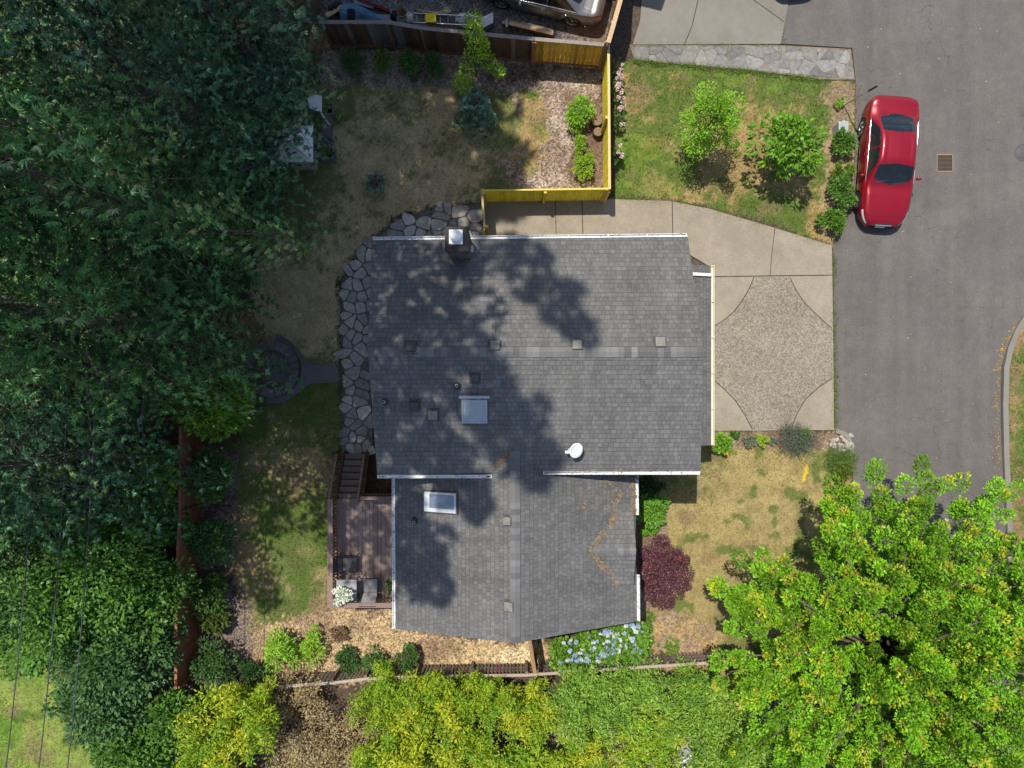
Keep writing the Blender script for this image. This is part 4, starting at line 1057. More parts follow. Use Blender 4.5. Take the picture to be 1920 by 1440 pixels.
    def loc(mb, name, mat, parent=None, bevel=0):
        o = mb.build(name, mat, None, bevel=bevel); off = Vector(o.location)
        o.data.transform(Matrix.Translation(off)); o.location = (0, 0, 0); o.parent = parent or car; return o
    Lc = lambda a, y, z: Vector((X0-a, y, z))
    # underbody, interior
    loc(MB().box(Lc(2.35, 0, .32), (4.2, 1.25, .24)).box(Lc(2.35, 0, .45), (2.2, 1.5, .3)), 'underbody', M_dark)
    it = mat_plain('seat_fabric', (.42, .40, .36), .8)
    for a, y in ((2.35, .36), (2.35, -.36)):
        loc(MB().box(Lc(a-.15, y, .62), (.5, .48, .14)).box(Lc(a+.18, y, .86), (.14, .46, .55)).box(Lc(a+.22, y, 1.18), (.09, .24, .16)), 'seat', it, bevel=.03)
    loc(MB().box(Lc(3.25, 0, .62), (.5, 1.3, .14)).box(Lc(3.55, 0, .84), (.14, 1.25, .5)), 'rear_seat', it, bevel=.03)
    loc(MB().box(Lc(1.62, 0, .84), (.5, 1.4, .14)), 'dashboard', mat_plain('dash', (.06, .06, .06), .8), bevel=.03)
    for wx in (wf, wr):
        for sd in (1, -1):
            RM = Matrix.Rotation(-math.pi/2*sd, 3, 'X')
            c = Lc(wx, sd*.80, .33)
            w = loc(MB().lathe(c, [(.2, -.1), (.30, -.105), (.33, -.07), (.333, 0), (.33, .07), (.30, .105), (.235, .1), (.225, .04)], 36, M=RM), 'wheel', M_rubber)
            rm = MB(); rm.lathe(c, [(.225, .06), (.232, .095), (.215, .1), (.205, .06)], 36, M=RM); rm.lathe(c, [(0, .09), (.05, .09), (.06, .06), (.05, .03)], 16, M=RM)
            for k in range(5):
                for dd in (-.11, .11):
                    a = 2*math.pi*k/5; p0 = c+RM @ Vector((.05*math.cos(a), .05*math.sin(a), .075)); p1 = c+RM @ Vector((.212*math.cos(a+dd), .212*math.sin(a+dd), .082))
                    rm.bar(p0, p1, .024, .02, up=(0, 1, 0))
            loc(rm, 'rim', M_alloy, w); loc(MB().lathe(c, [(0, .02), (.222, .02), (.222, .0)], 24, M=RM), 'brake_disc', M_dark, w)
            loc(MB().lathe(Lc(wx, sd*.70, .33), [(0, .0), (.38, .0), (.385, .1)], 24, M=RM), 'wheel_arch', M_dark)
    for sd in (1, -1):
        mm = MB(); mm.lathe(Vector((0, 0, 0)), [(0, -.10), (.05, -.085), (.075, 0), (.065, .08), (0, .1)], 14, M=Matrix.Rotation(math.pi/2, 3, 'X') @ Matrix.Diagonal((.75, 1, 1)))
        mm.v = [tuple(Vector(v)+Lc(1.72, sd*1.03, .97)) for v in mm.v]; mm.bar(Lc(1.70, sd*.9, .93), Lc(1.72, sd*1.0, .95), .03, .04)
        loc(mm, 'mirror', m)
        for a in (2.45, 3.35): loc(MB().tube([Lc(a, sd*.932, .81), Lc(a+.09, sd*.945, .815), Lc(a+.2, sd*.932, .82)], .012, 6), 'door_handle', M_chrome if metal > .5 else m)
        ch = MB(); ii = [q for q in range(len(s)) if 1.45 < s[q] < 3.9]
        jb = int(4.1/7*(nv-1)); ch.tube([Lc(s[q], sd*(verts[q, jb, 0]+.004), verts[q, jb, 1]+.008) for q in ii[::4]], .011, 5); loc(ch, 'window_trim', M_chrome)
        sk = MB(); sk.bar(Lc(1.4, sd*.868, .27), Lc(3.25, sd*.868, .27), .03, .035); loc(sk, 'side_skirt', M_chrome if metal < .5 else m)
    loc(MB().bar(Lc(1.47, -.6, 1.03), Lc(1.60, -.02, 1.085), .02, .015).bar(Lc(1.43, .02, 1.025), Lc(1.58, .62, 1.06), .02, .015), 'wiper', M_dark)
    se = MB(); vi = lambda v: int(v/7*(nv-1)); fi_ = lambda x: int(np.argmin(np.abs(s-x)))
    for sd in (1, -1):
        for x in (1.55, 2.69, 3.62): se.tube([Lc(s[fi_(x)], sd*(verts[fi_(x), j, 0]+.001), verts[fi_(x), j, 1]) for j in range(vi(.9), vi(4.1), 3)], .006, 4)
        se.tube([Lc(s[i], sd*verts[i, vi(4.75), 0], verts[i, vi(4.75), 1]+.002) for i in range(fi_(.32), fi_(1.44), 5)], .006, 4)
        se.tube([Lc(s[i], sd*verts[i, vi(5.0), 0], verts[i, vi(5.0), 1]+.002) for i in range(fi_(4.02), fi_(4.62), 4)], .006, 4)
    for x, lo_ in ((1.47, 4.8), (.34, 4.8), (4.0, 5.0)): se.tube([Lc(s[fi_(x)], sg*verts[fi_(x), j, 0], verts[fi_(x), j, 1]+.003) for sg, js_ in ((1, range(vi(lo_), nv, 3)), (-1, range(nv-1, vi(lo_), -3))) for j in js_], .007, 4)
    loc(se, 'seams', M_dark)
    gr = MB().box(Lc(.055, 0, .60), (.07, .66, .15), (.02, .02, .02))
    for k in range(5): gr.box(Lc(.02, 0, .545+.028*k), (.03, .6, .009), (.5, .5, .5))
    loc(gr, 'grille', M_any); loc(MB().box(Lc(.01, 0, .42), (.03, .34, .13), (.75, .76, .78)), 'licence_plate', M_any)
    lb = MB().box(Lc(.05, 0, .29), (.1, .9, .1)); loc(lb, 'lower_grille', M_dark)
    return car
build_car('red saloon car parked at the edge of the road', (.27, .002, .014), (13.93, 8.19, .0), math.atan2(-.998, -.068), 'parked cars', .25)
build_car('silver grey saloon car on the gravel behind the brown fence', (.33, .32, .31), (1.13, 14.81, -.02), math.atan2(.242, -.97), 'parked cars', .75)
build_car('black saloon car just beyond the top edge beside the road', (.012, .012, .014), (10.4, 16.95, .0), math.atan2(-.99, .1), 'parked cars', .3)

# ---------------------------------------------------------------- street and garden objects
def make_objects():
    rs = random.Random(21)
    # storm drain and manhole
    p = W(1771, 306); t = thing('storm_drain', 'rusty square storm drain grate set in the road', 'drain', (p.x, p.y, .012))
    MB().box((p.x, p.y, .0), (.56, .56, .04), (.02, .02, .02)).build('pit', M_any, t)
    m = MB()
    for s in (-1, 1): m.box((p.x+s*.3, p.y, .012), (.05, .7, .03), (.2, .15, .1)); m.box((p.x, p.y+s*.325, .012), (.56, .05, .03), (.23, .17, .11))
    m.build('frame', M_any, t); m = MB()
    for k in range(13): m.box((p.x-.26+k*.0435, p.y, .028), (.016, .6, .02), (.11, .08, .06))
    m.box((p.x, p.y, .026), (.55, .022, .02), (.11, .08, .06)); m.box((p.x, p.y+.17, .026), (.55, .022, .02), (.11, .08, .06)); m.box((p.x, p.y-.17, .026), (.55, .022, .02), (.11, .08, .06)); m.build('grate', M_any, t)
    p = W(1918, 286); m = MB().lathe((p.x, p.y, .0), [(0, .026), (.26, .026), (.265, .02), (.28, .02), (.285, .028), (.33, .026), (.34, .008)], 40, (.09, .088, .09))
    for a in range(-3, 4): m.box((p.x, p.y+a*.07, .028), (2*math.sqrt(max(.0, .24**2-(a*.07)**2)), .012, .008), (.13, .125, .125))
    o = m.build('manhole_cover', M_any); setp(o, 'round dark manhole cover in the road by the right edge', 'manhole cover')
    # utility box
    p = W(1581, 239, .5); t = thing('utility_box', 'pale grey green utility box beside the roadside shrubs', 'utility box', (p.x, p.y, 0))
    MB().box((p.x, p.y, .25), (.34, .42, .5)).build('body', mat_plain('utility_paint', (.25, .29, .285), .5, var=.08), t, bevel=.02)
    MB().box((p.x, p.y, .515), (.37, .45, .05)).build('lid', mat_plain('utility_lid', (.3, .34, .335), .5, var=.08), t, bevel=.02)
    MB().box((p.x+.03, p.y+.25, .44), (.12, .05, .1)).build('lock', M_metal, t)
    # thin pole with a dark top
    b = W(1583, 197); e = W(1645, 161, 2.55); t = thing('marker_pole', 'thin leaning grey pole with a thicker dark top behind the red car', 'pole', b)
    md = b.lerp(e, .74); MB().tube([b, md], [.02, .017]).build('shaft', M_metal, t); MB().tube([md, md.lerp(e, .1), e.lerp(md, .06), e], [.02, .036, .036, .02]).build('dark_top', M_dark, t)
    # logs by the yellow fence
    for px, py, r_, l in ((1119, 226, .2, 'cut log standing at the foot of the yellow fence, nearer the brown fence'), (1121, 247, .17, 'cut log standing at the foot of the yellow fence, below its neighbour')):
        p = W(px, py, .3); m = MB().lathe((p.x, p.y, 0), [(r_*1.05, 0), (r_, .3), (r_*.97, .32)], 18, (.1, .07, .055)); m.add([(p.x+r_*.97*math.cos(a*.349), p.y+r_*.97*math.sin(a*.349), .32) for a in range(18)], [tuple(range(18))], (.2, .14, .1))
        setp(m.build('log', M_wood), l, 'log', 'logs by the fence')
    # planter bench
    p = W(613, 245, .45); t = thing('planter_bench', 'weathered grey slatted bench with a planter box at each end', 'bench', (p.x, p.y, 0)); g = (.16, .15, .145)
    m = MB()
    for k in range(5): f = rs.uniform(.8, 1.2); m.box((p.x-.17+k*.085, p.y, .43), (.075, 1.25, .035), tuple(c*f for c in g))
    m.build('seat', M_wood, t)
    for s, nm in ((1, 'a'), (-1, 'b')):
        y = p.y+s*.83; m = MB()
        for sx in (-1, 1): m.box((p.x+sx*.22, y, .24), (.04, .42, .48), g)
        for sy in (-1, 1): m.box((p.x, y+sy*.19, .24), (.4, .04, .48), g)
        m.box((p.x, y, .17), (.4, .34, .3), (.02, .017, .014)); o = m.build('planter', M_wood, t)
        r = np.random.default_rng(30+s); cen, d = lumpy(r, 8, (.15, .15, .1)); V, C = crown_leaves(r, cen, d, .07, 40, .08, .024, (.06, .13, .02), (.11, .22, .03))
        V = V+np.array([0, s*.83, .34]); arr_mesh('foliage', V, C, M_leaf, t)
    # white shed roof under the trees
    t = thing('shed', 'small shed with a white planked hip roof under the dark trees', 'shed', (-8.3, 9.2, 0)); za, zb = 2.05, 2.75
    c = [W(508, 235, za), W(587, 235, za), W(587, 304, za), W(508, 304, za)]; xs = [q.x for q in c]; ys = [q.y for q in c]
    x0, x1, y0, y1 = min(xs), max(xs), min(ys), max(ys)
    MB().prism([(x0+.2, y0+.35), (x1-.4, y0+.35), (x1-.4, y1-.2), (x0+.2, y1-.2)], 0, 2.05).build('wall', M_siding, t)
    m = MB(); ap = Vector(((x0+x1)/2, (y0+y1)/2, zb)); n = 8; cs = [Vector((x0, y0, za)), Vector((x1, y0, za)), Vector((x1, y1, za)), Vector((x0, y1, za))]
    for i in range(4):
        a, b = cs[i], cs[(i+1) % 4]
        for k in range(n):
            l = a.lerp(b, k/n); r2 = a.lerp(b, (k+.94)/n); tl = ap.lerp(l, .02); tr = ap.lerp(r2, .02); f = rs.uniform(.92, 1.03); m.slab([l, r2, tr, tl], .03, (.74*f, .74*f, .73*f))
    m.build('roof', M_paintw, t)
    q = [W(574, 178, 1.9), W(603, 178, 1.9), W(603, 211, 1.9), W(581, 203, 1.9)]
    o = MB().slab(q, .04, (.76, .76, .76)).tube([q[2]+Vector((-.1, .1, -.02)), (q[2].x-.1, q[2].y+.1, 0)], .03).build('awning', M_paintw); setp(o, 'flat white awning panel sticking out above the bench', 'awning')
    # fire ring
    p = W(508, 692, .3); m = MB(); ro = 1.06
    for k in range(22):
        a0 = 2*math.pi*k/22; a1 = 2*math.pi*(k+.94)/22; f = rs.uniform(.8, 1.2)
        m.prism([(p.x+r_*math.cos(a), p.y+r_*math.sin(a)) for r_, a in ((ro, a0), (ro, a1), (ro-.32, a1), (ro-.32, a0))], 0, .32+rs.uniform(-.01, .01), (.13*f, .12*f, .115*f))
    setp(m.build('stone_ring', M_stone), 'low ring of grey stone blocks at the end of the gravel path', 'stone ring')
    # rocks at the corner of the dry lawn
    for k in range(17):
        px, py = rs.uniform(1556, 1596), rs.uniform(816, 850); p = W(px, py); s = rs.uniform(.06, .14) if k else .2
        if k == 0: p = W(1592, 836)
        m = MB(); f = rs.uniform(.8, 1.2); pr = [(0, -s*.2), (s*.8, 0), (s, s*.3), (s*.6, s*.6), (0, s*.7)]; m.lathe(p, pr, 8, (.36*f, .33*f, .29*f))
        m.v = [(x+rs.uniform(-.2, .2)*s, y+rs.uniform(-.2, .2)*s, z) for x, y, z in m.v]
        setp(m.build('rock', M_stone), 'large pale rock on the short corner kerb' if k == 0 else 'small pale stone on the gravelly corner of the dry lawn', 'rock', 'stones at the lawn corner')
    # neighbour's things along the brown fence
    p = W(676, 24, .3); t = thing('tarpaulin', 'crumpled blue tarpaulin with a dark opening behind the brown fence', 'tarpaulin', (p.x, p.y, 0))
    n = 16; r = np.random.default_rng(4); vs = []; fs = []
    for i in range(n):
        for j in range(n):
            u, v = i/(n-1), j/(n-1); x = p.x-.75+1.9*u*(1-.0*v); y = p.y-.45+(.95-.55*u)*v; z = .5*math.exp(-((u-.25)**2*5+(v-.5)**2*4))+.06*math.sin(9*u+5*v)+r.uniform(-.03, .03)+.05; vs.append((x, y, z))
    for i in range(n-1):
        for j in range(n-1): fs.append((i*n+j, (i+1)*n+j, (i+1)*n+j+1, i*n+j+1))
    MB().add(vs, fs, (.10, .2, .32)).build('sheet', M_any, t); MB().box((p.x-.3, p.y-.18, .52), (.26, .36, .12), (.01, .01, .012)).build('opening', M_any, t)
    o = MB(); p = W(753, 24, .35); o.lathe((p.x, p.y, 0), [(.0, .04), (.13, .04), (.17, .35), (.185, .36), (.185, .33), (.15, .0), (0, 0)], 22, (.24, .15, .06)); setp(o.build('bucket', M_any), 'brown bucket behind the brown fence', 'bucket')
    def lump(px, py, z, rad, n_, col, name, lab, cat, seed):
        r = np.random.default_rng(seed); m = MB(); p = W(px, py, z)
        for k in range(n_):
            a = r.uniform(0, 6.28); q = r.random()**.5; c = Vector((p.x+rad[0]*q*math.cos(a), p.y+rad[1]*q*math.sin(a), rad[2]*r.uniform(.3, 1.0)*(1.1-q*.5))); s = r.uniform(.09, .17)
            nn = 10; pr = [(0, -s)]+[(s*math.sin(math.pi*i/6), -s*math.cos(math.pi*i/6)) for i in range(1, 6)]+[(0, s)]
            b0 = len(m.v); m.lathe(c, pr, nn, col); m.v[b0:] = [tuple(Vector(v)+Vector(r.normal(size=3)*.012)) for v in m.v[b0:]]
        return setp(m.build(name, M_any), lab, cat)
    lump(766, 26, .4, (.06, .06, .35), 6, (.72, .7, .68), 'rag_bundle', 'small bundle of white rags beside the brown bucket', 'rags', 1)
    lump(871, 33, .4, (.38, .2, .45), 30, (.74, .75, .76), 'plastic_sack', 'big crumpled white plastic sack behind the brown fence', 'sack', 2)
    p = W(808, 34, .6); t = thing('plastic_crate', 'bright yellow plastic crate behind the brown fence', 'crate', (p.x, p.y, 0)); Y = (.78, .58, .02)
    MB().box((p.x, p.y, .52), (.36, .3, .2), Y).build('body', M_paintw, t, bevel=.02); MB().box((p.x, p.y-.01, .635), (.40, .34, .035), (.85, .66, .03)).build('lid', M_paintw, t, bevel=.01)
    p = W(913, 36, .6); t = thing('slatted_crate', 'white slatted crate tilted beside the white sack', 'crate', (p.x, p.y, 0)); m = MB()
    for k in range(5): m.box((p.x, p.y-.16+k*.08, .5), (.5, .065, .03), (.72, .7, .72), M=Matrix.Rotation(.35, 3, 'Z') @ Matrix.Rotation(-.25, 3, 'Y'))
    m.build('slats', M_paintw, t); MB().box((p.x, p.y, .3), (.42, .3, .3), (.3, .29, .3), rz=.35).build('body', M_any, t)
    a, b = W(775, 42, .5), W(905, 49, .5); t = thing('metal_ladder', 'grey metal ladder lying along the back of the brown fence', 'ladder', ((a.x+b.x)/2, (a.y+b.y)/2, 0)); m = MB()
    up = Vector((0, .34, 0)); m.bar(a, b, .03, .06).bar(a+up, b+up, .03, .06); m.build('rails', M_metal, t); m = MB()
    for k in range(9): c = a.lerp(b, (k+.5)/9); m.tube([c, c+up], .016, 6)
    m.build('rungs', M_metal, t)
    for i, (x0, y0, x1, y1, z, w, c, l) in enumerate(((955, 44, 1037, 63, .35, .13, (.5, .36, .22), 'long pale timber plank lying by the silver car'), (783, 19, 820, 27, .2, .09, (.33, .26, .18), 'thick grey plank above the yellow crate'), (800, 22, 838, 26, .25, .05, (.42, .34, .24), 'thin split lath above the yellow crate'),
                                                     (612, 30, 641, 13, .3, .16, (.6, .42, .24), 'bright tan plank left of the blue tarpaulin'), (672, 0, 730, 22, .3, .05, (.25, .02, .025), 'dark red bar lying across the gravel'), (665, 4, 700, 14, .2, .1, (.3, .38, .42), 'blue grey metal strip above the tarpaulin'), (942, 42, 1000, 56, .15, .1, (.36, .27, .18), 'brown timber under the pale plank'))):
        o = MB().bar(W(x0, y0, z), W(x1, y1, z), w, .05, c).bar(W(x0, y0, z/2-.03), W(x1, y1, z/2-.03), w*.9, z*.9, tuple(q*.6 for q in c)).build('timber' if i not in (4, 5) else 'metal_bar', M_wood); setp(o, l, 'timber' if i not in (4, 5) else 'bar')
    p = W(950, 42, .7); o = MB().box((p.x, p.y, .3), (.09, .3, .7), (.34, .34, .34)).build('post_stub', M_wood); setp(o, 'grey post stub beside the white slatted crate', 'post')
    for px, py, s, l in ((715, 33, (.85, .22, .2), 'bent sheet of grey metal behind the fence left of the bucket'), (751, 36, (.3, .16, .3), 'clear grey plastic sheet standing left of the ladder')):
        p = W(px, py, s[2]); o = MB().slab([(p.x-s[0]/2, p.y-s[1]/2, .1), (p.x+s[0]/2, p.y-s[1]/2+.05, .12), (p.x+s[0]/2, p.y+s[1]/2, s[2]), (p.x-s[0]/2, p.y+s[1]/2, s[2]+.05)], .01, (.36, .38, .4)).build('metal_sheet', M_any); setp(o, l, 'sheet')
    p = W(738, 26, .2); o = lump(738, 27, .2, (.1, .1, .15), 6, (.015, .015, .016), 'bin_bag', 'small black bin bag left of the brown bucket', 'bag', 5)
    p = W(627, 12, .3); lump(627, 12, .3, (.28, .14, .3), 14, (.02, .018, .018), 'bin_bag', 'black bag beside the bright tan plank', 'bag', 6)
    # white unit at the bottom edge
    p = W(1290, 1436, .8); t = thing('metal_cabinet', 'white metal cabinet with a round dark opening at the bottom edge', 'cabinet', (p.x, p.y, 0)); R = Matrix.Rotation(.55, 3, 'Z')
    MB().box((p.x, p.y, .4), (.75, .55, .8), (.72, .73, .76), M=R).build('body', M_paintw, t, bevel=.03)
    q = p+R @ Vector((-.16, .0, 0)); MB().lathe((q.x, q.y, .8), [(.19, 0), (.2, .012), (.15, .015), (.14, .006)], 24, (.04, .04, .04)).lathe((q.x, q.y, .8), [(0, .004), (.15, .005)], 24, (.02, .02, .02)).build('round_opening', M_any, t)
    MB().lathe((q.x-.02, q.y-.02, .8), [(0, .05), (.07, .03), (.09, .0)], 14, (.7, .68, .64)).build('knob', M_paintw, t)
    q = p+R @ Vector((.42, -.18, 0)); MB().box((q.x, q.y, .86), (.3, .5, .05), (.5, .52, .56), M=R @ Matrix.Rotation(.3, 3, 'Y')).build('flap', M_paintw, t)
    # power lines
    for k, (xa, xb, l) in enumerate(((82, 25, 'leftmost of three dark power lines over the sunlit grass'), (143, 91, 'middle of three dark power lines over the dark shrubs'), (205, 143, 'rightmost of three dark power lines over the dark shrubs'))):
        z = 8.2; a = W(xa if k < 2 else 205, -200, z); b = W(xb, 1640, z); a.x = W((82, 140, 196)[k], 0, z).x
        b.x = W((25, 86, 138)[k], 1440, z).x
        o = MB().tube([a.lerp(b, i/14)+Vector((0, 0, -1.2*4*(i/14)*(1-i/14)+.9)) for i in range(15)], .016, 6, (.02, .02, .022)).build('power_line', mat_plain('cable%d' % k, (.035, .04, .045), .6)); setp(o, l, 'cable', 'power lines')
make_objects()

# ---------------------------------------------------------------- plants
G1, G2 = (.035, .085, .018), (.075, .16, .028)
DG1, DG2 = (.016, .042, .014), (.04, .085, .024)
LG1, LG2 = (.10, .21, .02), (.22, .36, .035)
def make_plants():
    grp = 'round shrubs along the brown fence'
    bush('round_shrub', 'dark green clipped shrub nearest the dark conifer, by the brown fence', 'shrub', 660, 118, (.40, .44, .45), c1=(.03, .075, .025), c2=(.065, .14, .05), L=.07, Wd=.018, seed=1, group=grp, lr=.4)
    bush('round_shrub', 'olive green oval shrub, second from the dark conifer', 'shrub', 718, 117, (.34, .46, .42), c1=(.05, .10, .018), c2=(.11, .19, .03), L=.07, Wd=.016, seed=2, group=grp, lr=.4)
    bush('round_shrub', 'dark shrub with a bright sunlit top, third from the dark conifer', 'shrub', 769, 117, (.32, .46, .46), c1=(.035, .08, .02), c2=(.085, .19, .04), L=.07, Wd=.018, seed=3, group=grp, lr=.4)
    bush('round_shrub', 'dark green shrub next to the bright maple sapling by the brown fence', 'shrub', 813, 122, (.36, .5, .48), c1=(.03, .075, .025), c2=(.075, .16, .05), L=.07, Wd=.018, seed=4, group=grp, lr=.4)
    # bright sapling by the fence
    tree_small('maple_sapling', 'bright lime green sapling growing against the brown fence', 'tree', (W(893, 142).x, W(893, 142).y), 2.7, [(-.3, -.35, 1.0, .33), (-.1, -.1, 1.5, .42), (.15, .35, 2.1, .4), (.02, .5, 2.5, .4), (.5, -.05, 1.3, .3), (.85, -.25, 1.0, .26), (-.55, -.6, .8, .3), (.1, .1, 1.8, .4), (-.35, -.75, .7, .25), (.3, .2, 1.8, .32), (.05, .75, 2.7, .28)], (.13, .25, .02), (.27, .42, .035), 61, 150, .1, .03)
    # young blue-green conifer on the lawn
    make_fir('young_conifer', 'small blue green conifer on the back yard lawn', 'tree', (W(893, 222).x, W(893, 222).y, 0), None, fir_mesh(71, 1.75, .95, .1, 46, (.06, .12, .09), (.15, .26, .19), size=.75))
    make_fir('tiny_conifer', 'tiny pale grey green conifer on the back yard lawn', 'tree', (W(707, 347).x, W(707, 347).y, 0), None, fir_mesh(72, .5, .42, .03, 22, (.12, .16, .12), (.22, .28, .2), size=.55))
    bush('leafy_shrub', 'lime green shrub in front of the cut logs', 'shrub', 1085, 212, (.5, .52, .5), c1=LG1, c2=(.2, .36, .03), L=.1, Wd=.024, seed=8, n_l=30, npl=60)
    bush('leafy_shrub', 'slim yellow green shrub below the lime shrub in the yard corner', 'shrub', 1087, 270, (.24, .5, .3), c1=LG1, c2=(.22, .34, .03), L=.08, Wd=.02, seed=9, n_l=18)
    bush('leafy_shrub', 'rounded yellow green shrub nearest the corner of the two yellow fences', 'shrub', 1094, 307, (.42, .55, .38), c1=(.11, .2, .02), c2=(.24, .36, .03), L=.08, Wd=.02, seed=10, n_l=28)
    # roses along the yellow fence
    k = 0
    for px, py, l in ((1156, 147, 'rose bush with pale pink blooms at the top end of the yellow fence'), (1157, 180, 'rose bush with pale pink blooms midway down the yellow fence'), (1159, 222, 'small rose bush with few pale blooms by the yellow fence'), (1157, 292, 'low rose bush with two white blooms near the fence corner')):
        t = bush('rose_bush', l, 'rose bush', px, py, (.16, .36, .4), c1=DG1, c2=G2, L=.07, Wd=.02, seed=20+k, n_l=14, npl=40, group='roses along the yellow fence')
        r = np.random.default_rng(40+k); me = None
        for i in range((14, 14, 8, 5)[k]):
            cen, d = lumpy(r, 4, (.03, .03, .02)); 
            if me is None:
                V, C = crown_leaves(r, cen, d, .035, 8, .05, .024, (.40, .28, .27), (.54, .45, .43), zmin=-1); o = arr_mesh('bloom', V, C, M_petal, t); me = o.data
            else: o = bpy.data.objects.new('bloom', me); COL.objects.link(o); o.parent = t
            o.location = (r.uniform(-.06, .2), r.uniform(-.36, .36), r.uniform(.5, .9)); o.rotation_euler = (r.uniform(-.5, .5), r.uniform(-.5, .5), r.uniform(0, 6))
        k += 1
    # front lawn trees
    tree_small('young_tree', 'slender bright green young tree on the front lawn', 'tree', (W(1300, 272).x, W(1300, 272).y), 4.0, None, (.10, .21, .015), (.2, .36, .025), 62, 110, .085, .026, rad=(.92, 1.12, 1.6), zc=2.3, nl=52)
    tree_small('magnolia', 'open magnolia with large glossy leaves on the front lawn', 'tree', (W(1443, 296).x, W(1443, 296).y), 2.9, None, (.055, .14, .012), (.13, .26, .02), 63, 40, .2, .05, rad=(1.3, 1.2, .95), zc=1.7, nl=50, mat=M_gloss, lr=.25)
    # roadside shrubs
    g2 = 'shrubs at the edge of the road'
    bush('roadside_shrub', 'bright shrub next to the utility box at the road edge', 'shrub', 1584, 268, (.42, .42, .42), c1=G1, c2=LG1, L=.12, Wd=.024, seed=31, n_l=22, npl=55, group=g2)
    bush('roadside_shrub', 'small olive shrub between two bigger roadside shrubs', 'shrub', 1579, 318, (.38, .25, .3), c1=(.05, .09, .015), c2=(.13, .2, .02), L=.1, Wd=.02, seed=32, n_l=16, group=g2)
    bush('roadside_shrub', 'broad bright shrub beside the front wheel of the red car', 'shrub', 1577, 358, (.55, .56, .45), c1=G1, c2=(.11, .22, .03), L=.12, Wd=.024, seed=33, n_l=34, npl=55, group=g2)
    bush('roadside_shrub', 'bright shrub nearest the driveway corner at the road edge', 'shrub', 1563, 412, (.45, .4, .4), c1=(.06, .13, .018), c2=LG1, L=.11, Wd=.024, seed=34, n_l=24, group=g2)
    bush('small_weed', 'little lime tuft at the foot of the leaning pole', 'plant', 1576, 193, (.18, .22, .12), c1=LG1, c2=LG2, L=.08, Wd=.02, seed=35, n_l=8, npl=30)
    # bed below the driveway
    bush('bed_plant', 'yellow tipped green shrub at the garage corner', 'plant', 1352, 832, (.34, .34, .3), c1=(.07, .17, .02), c2=(.18, .33, .03), L=.11, Wd=.022, seed=41, n_l=22, tip=[(.5, .4, .03), (.5, .25, .02)], tipp=.35)
    bush('bed_plant', 'flat dark green plant against the driveway edge', 'plant', 1378, 815, (.24, .1, .1), c1=G1, c2=G2, L=.09, Wd=.018, seed=42, n_l=10, npl=35)
    bush('bed_plant', 'grey green twiggy shrub in the narrow bed', 'plant', 1407, 824, (.26, .26, .2), c1=(.09, .115, .065), c2=(.19, .21, .14), L=.07, Wd=.014, seed=43, n_l=18, npl=50)
    bush('bed_plant', 'small yellow green ball plant in the narrow bed', 'plant', 1429, 827, (.2, .2, .18), c1=(.13, .22, .02), c2=(.28, .38, .03), L=.07, Wd=.018, seed=44, n_l=14, npl=45)
    bush('bed_plant', 'tiny blue grey plant left of the lavender', 'plant', 1451, 827, (.13, .15, .1), c1=(.05, .1, .06), c2=(.16, .2, .17), L=.07, Wd=.02, seed=45, n_l=8, npl=26)
    t = thing('lavender', 'spiky grey green lavender clump leaning over the driveway edge', 'plant', (W(1488, 826).x, W(1488, 826).y, 0)); V, C, m = bamboo(46, 60, .42, .55, (.09, .12, .08), (.19, .22, .16), .09, .008, 60); arr_mesh('foliage', V, C, M_leaf, t); build_local(m, 'stem', M_twig, t)
    bush('bed_plant', 'bright green bush right behind the lavender', 'plant', 1512, 817, (.2, .24, .2), c1=G1, c2=(.1, .22, .03), L=.07, Wd=.014, seed=47, n_l=14, npl=50)
    bush('bed_plant', 'broad leaved blue green plant beside the yellow paint mark', 'plant', 1502, 835, (.2, .13, .12), c1=(.05, .11, .05), c2=(.13, .21, .12), L=.15, Wd=.03, seed=48, n_l=8, npl=14)
    t = thing('grass_tuft', 'bright green grass tuft by the corner kerb', 'plant', (W(1574, 862).x, W(1574, 862).y, 0)); V, C, m = bamboo(49, 50, .3, .4, (.07, .16, .03), (.14, .26, .04), .14, .007, 40); arr_mesh('foliage', V, C, M_leaf, t); build_local(m, 'stem', M_twig, t)
    bush('kerb_shrub', 'olive shrub between the grass tuft and the big leafy tree', 'shrub', 1580, 885, (.33, .34, .35), c1=(.05, .09, .012), c2=(.13, .17, .02), L=.08, Wd=.02, seed=50, n_l=18, tip=[(.25, .14, .03)], tipp=.25)
    # beside the wing
    bush('laurel_shrub', 'clipped glossy laurel shrub against the grey wing', 'shrub', 1222, 956, (.50, .50, .45), c1=(.06, .15, .02), c2=(.15, .31, .035), L=.13, Wd=.03, seed=51, n_l=46, npl=60, mat=M_gloss, lr=.4)
    bush('low_shrub', 'low box shrub between the laurel and the purple maple', 'shrub', 1217, 992, (.34, .28, .2), c1=(.06, .15, .015), c2=(.13, .27, .025), L=.05, Wd=.016, seed=52, n_l=30, npl=80)
    r = np.random.default_rng(53); p = W(1243, 1072, .8); t = thing('purple_maple', 'dome shaped dark purple red maple beside the entrance', 'tree', (p.x, p.y, 0))
    cen, d = lumpy(r, 210, (.95, 1.22, .72), .1); k = unit(cen-np.array([0, 0, .6])); cen = cen*.97
    V, C = crown_leaves(r, cen, d, .17, 105, .072, .016, (.035, .012, .018), (.115, .04, .05), droop=.6, tip=[(.26, .02, .02), (.15, .03, .035)], tipp=.06, lumpvar=.3); arr_mesh('crown', V, C, mat_leaf('purple_leaf', .15, .45, .5), t)
    mm = MB(); mm.tube([(0, 0, 0), (.05, .02, .4), (.0, .0, .9)], [.08, .06, .04], 8)
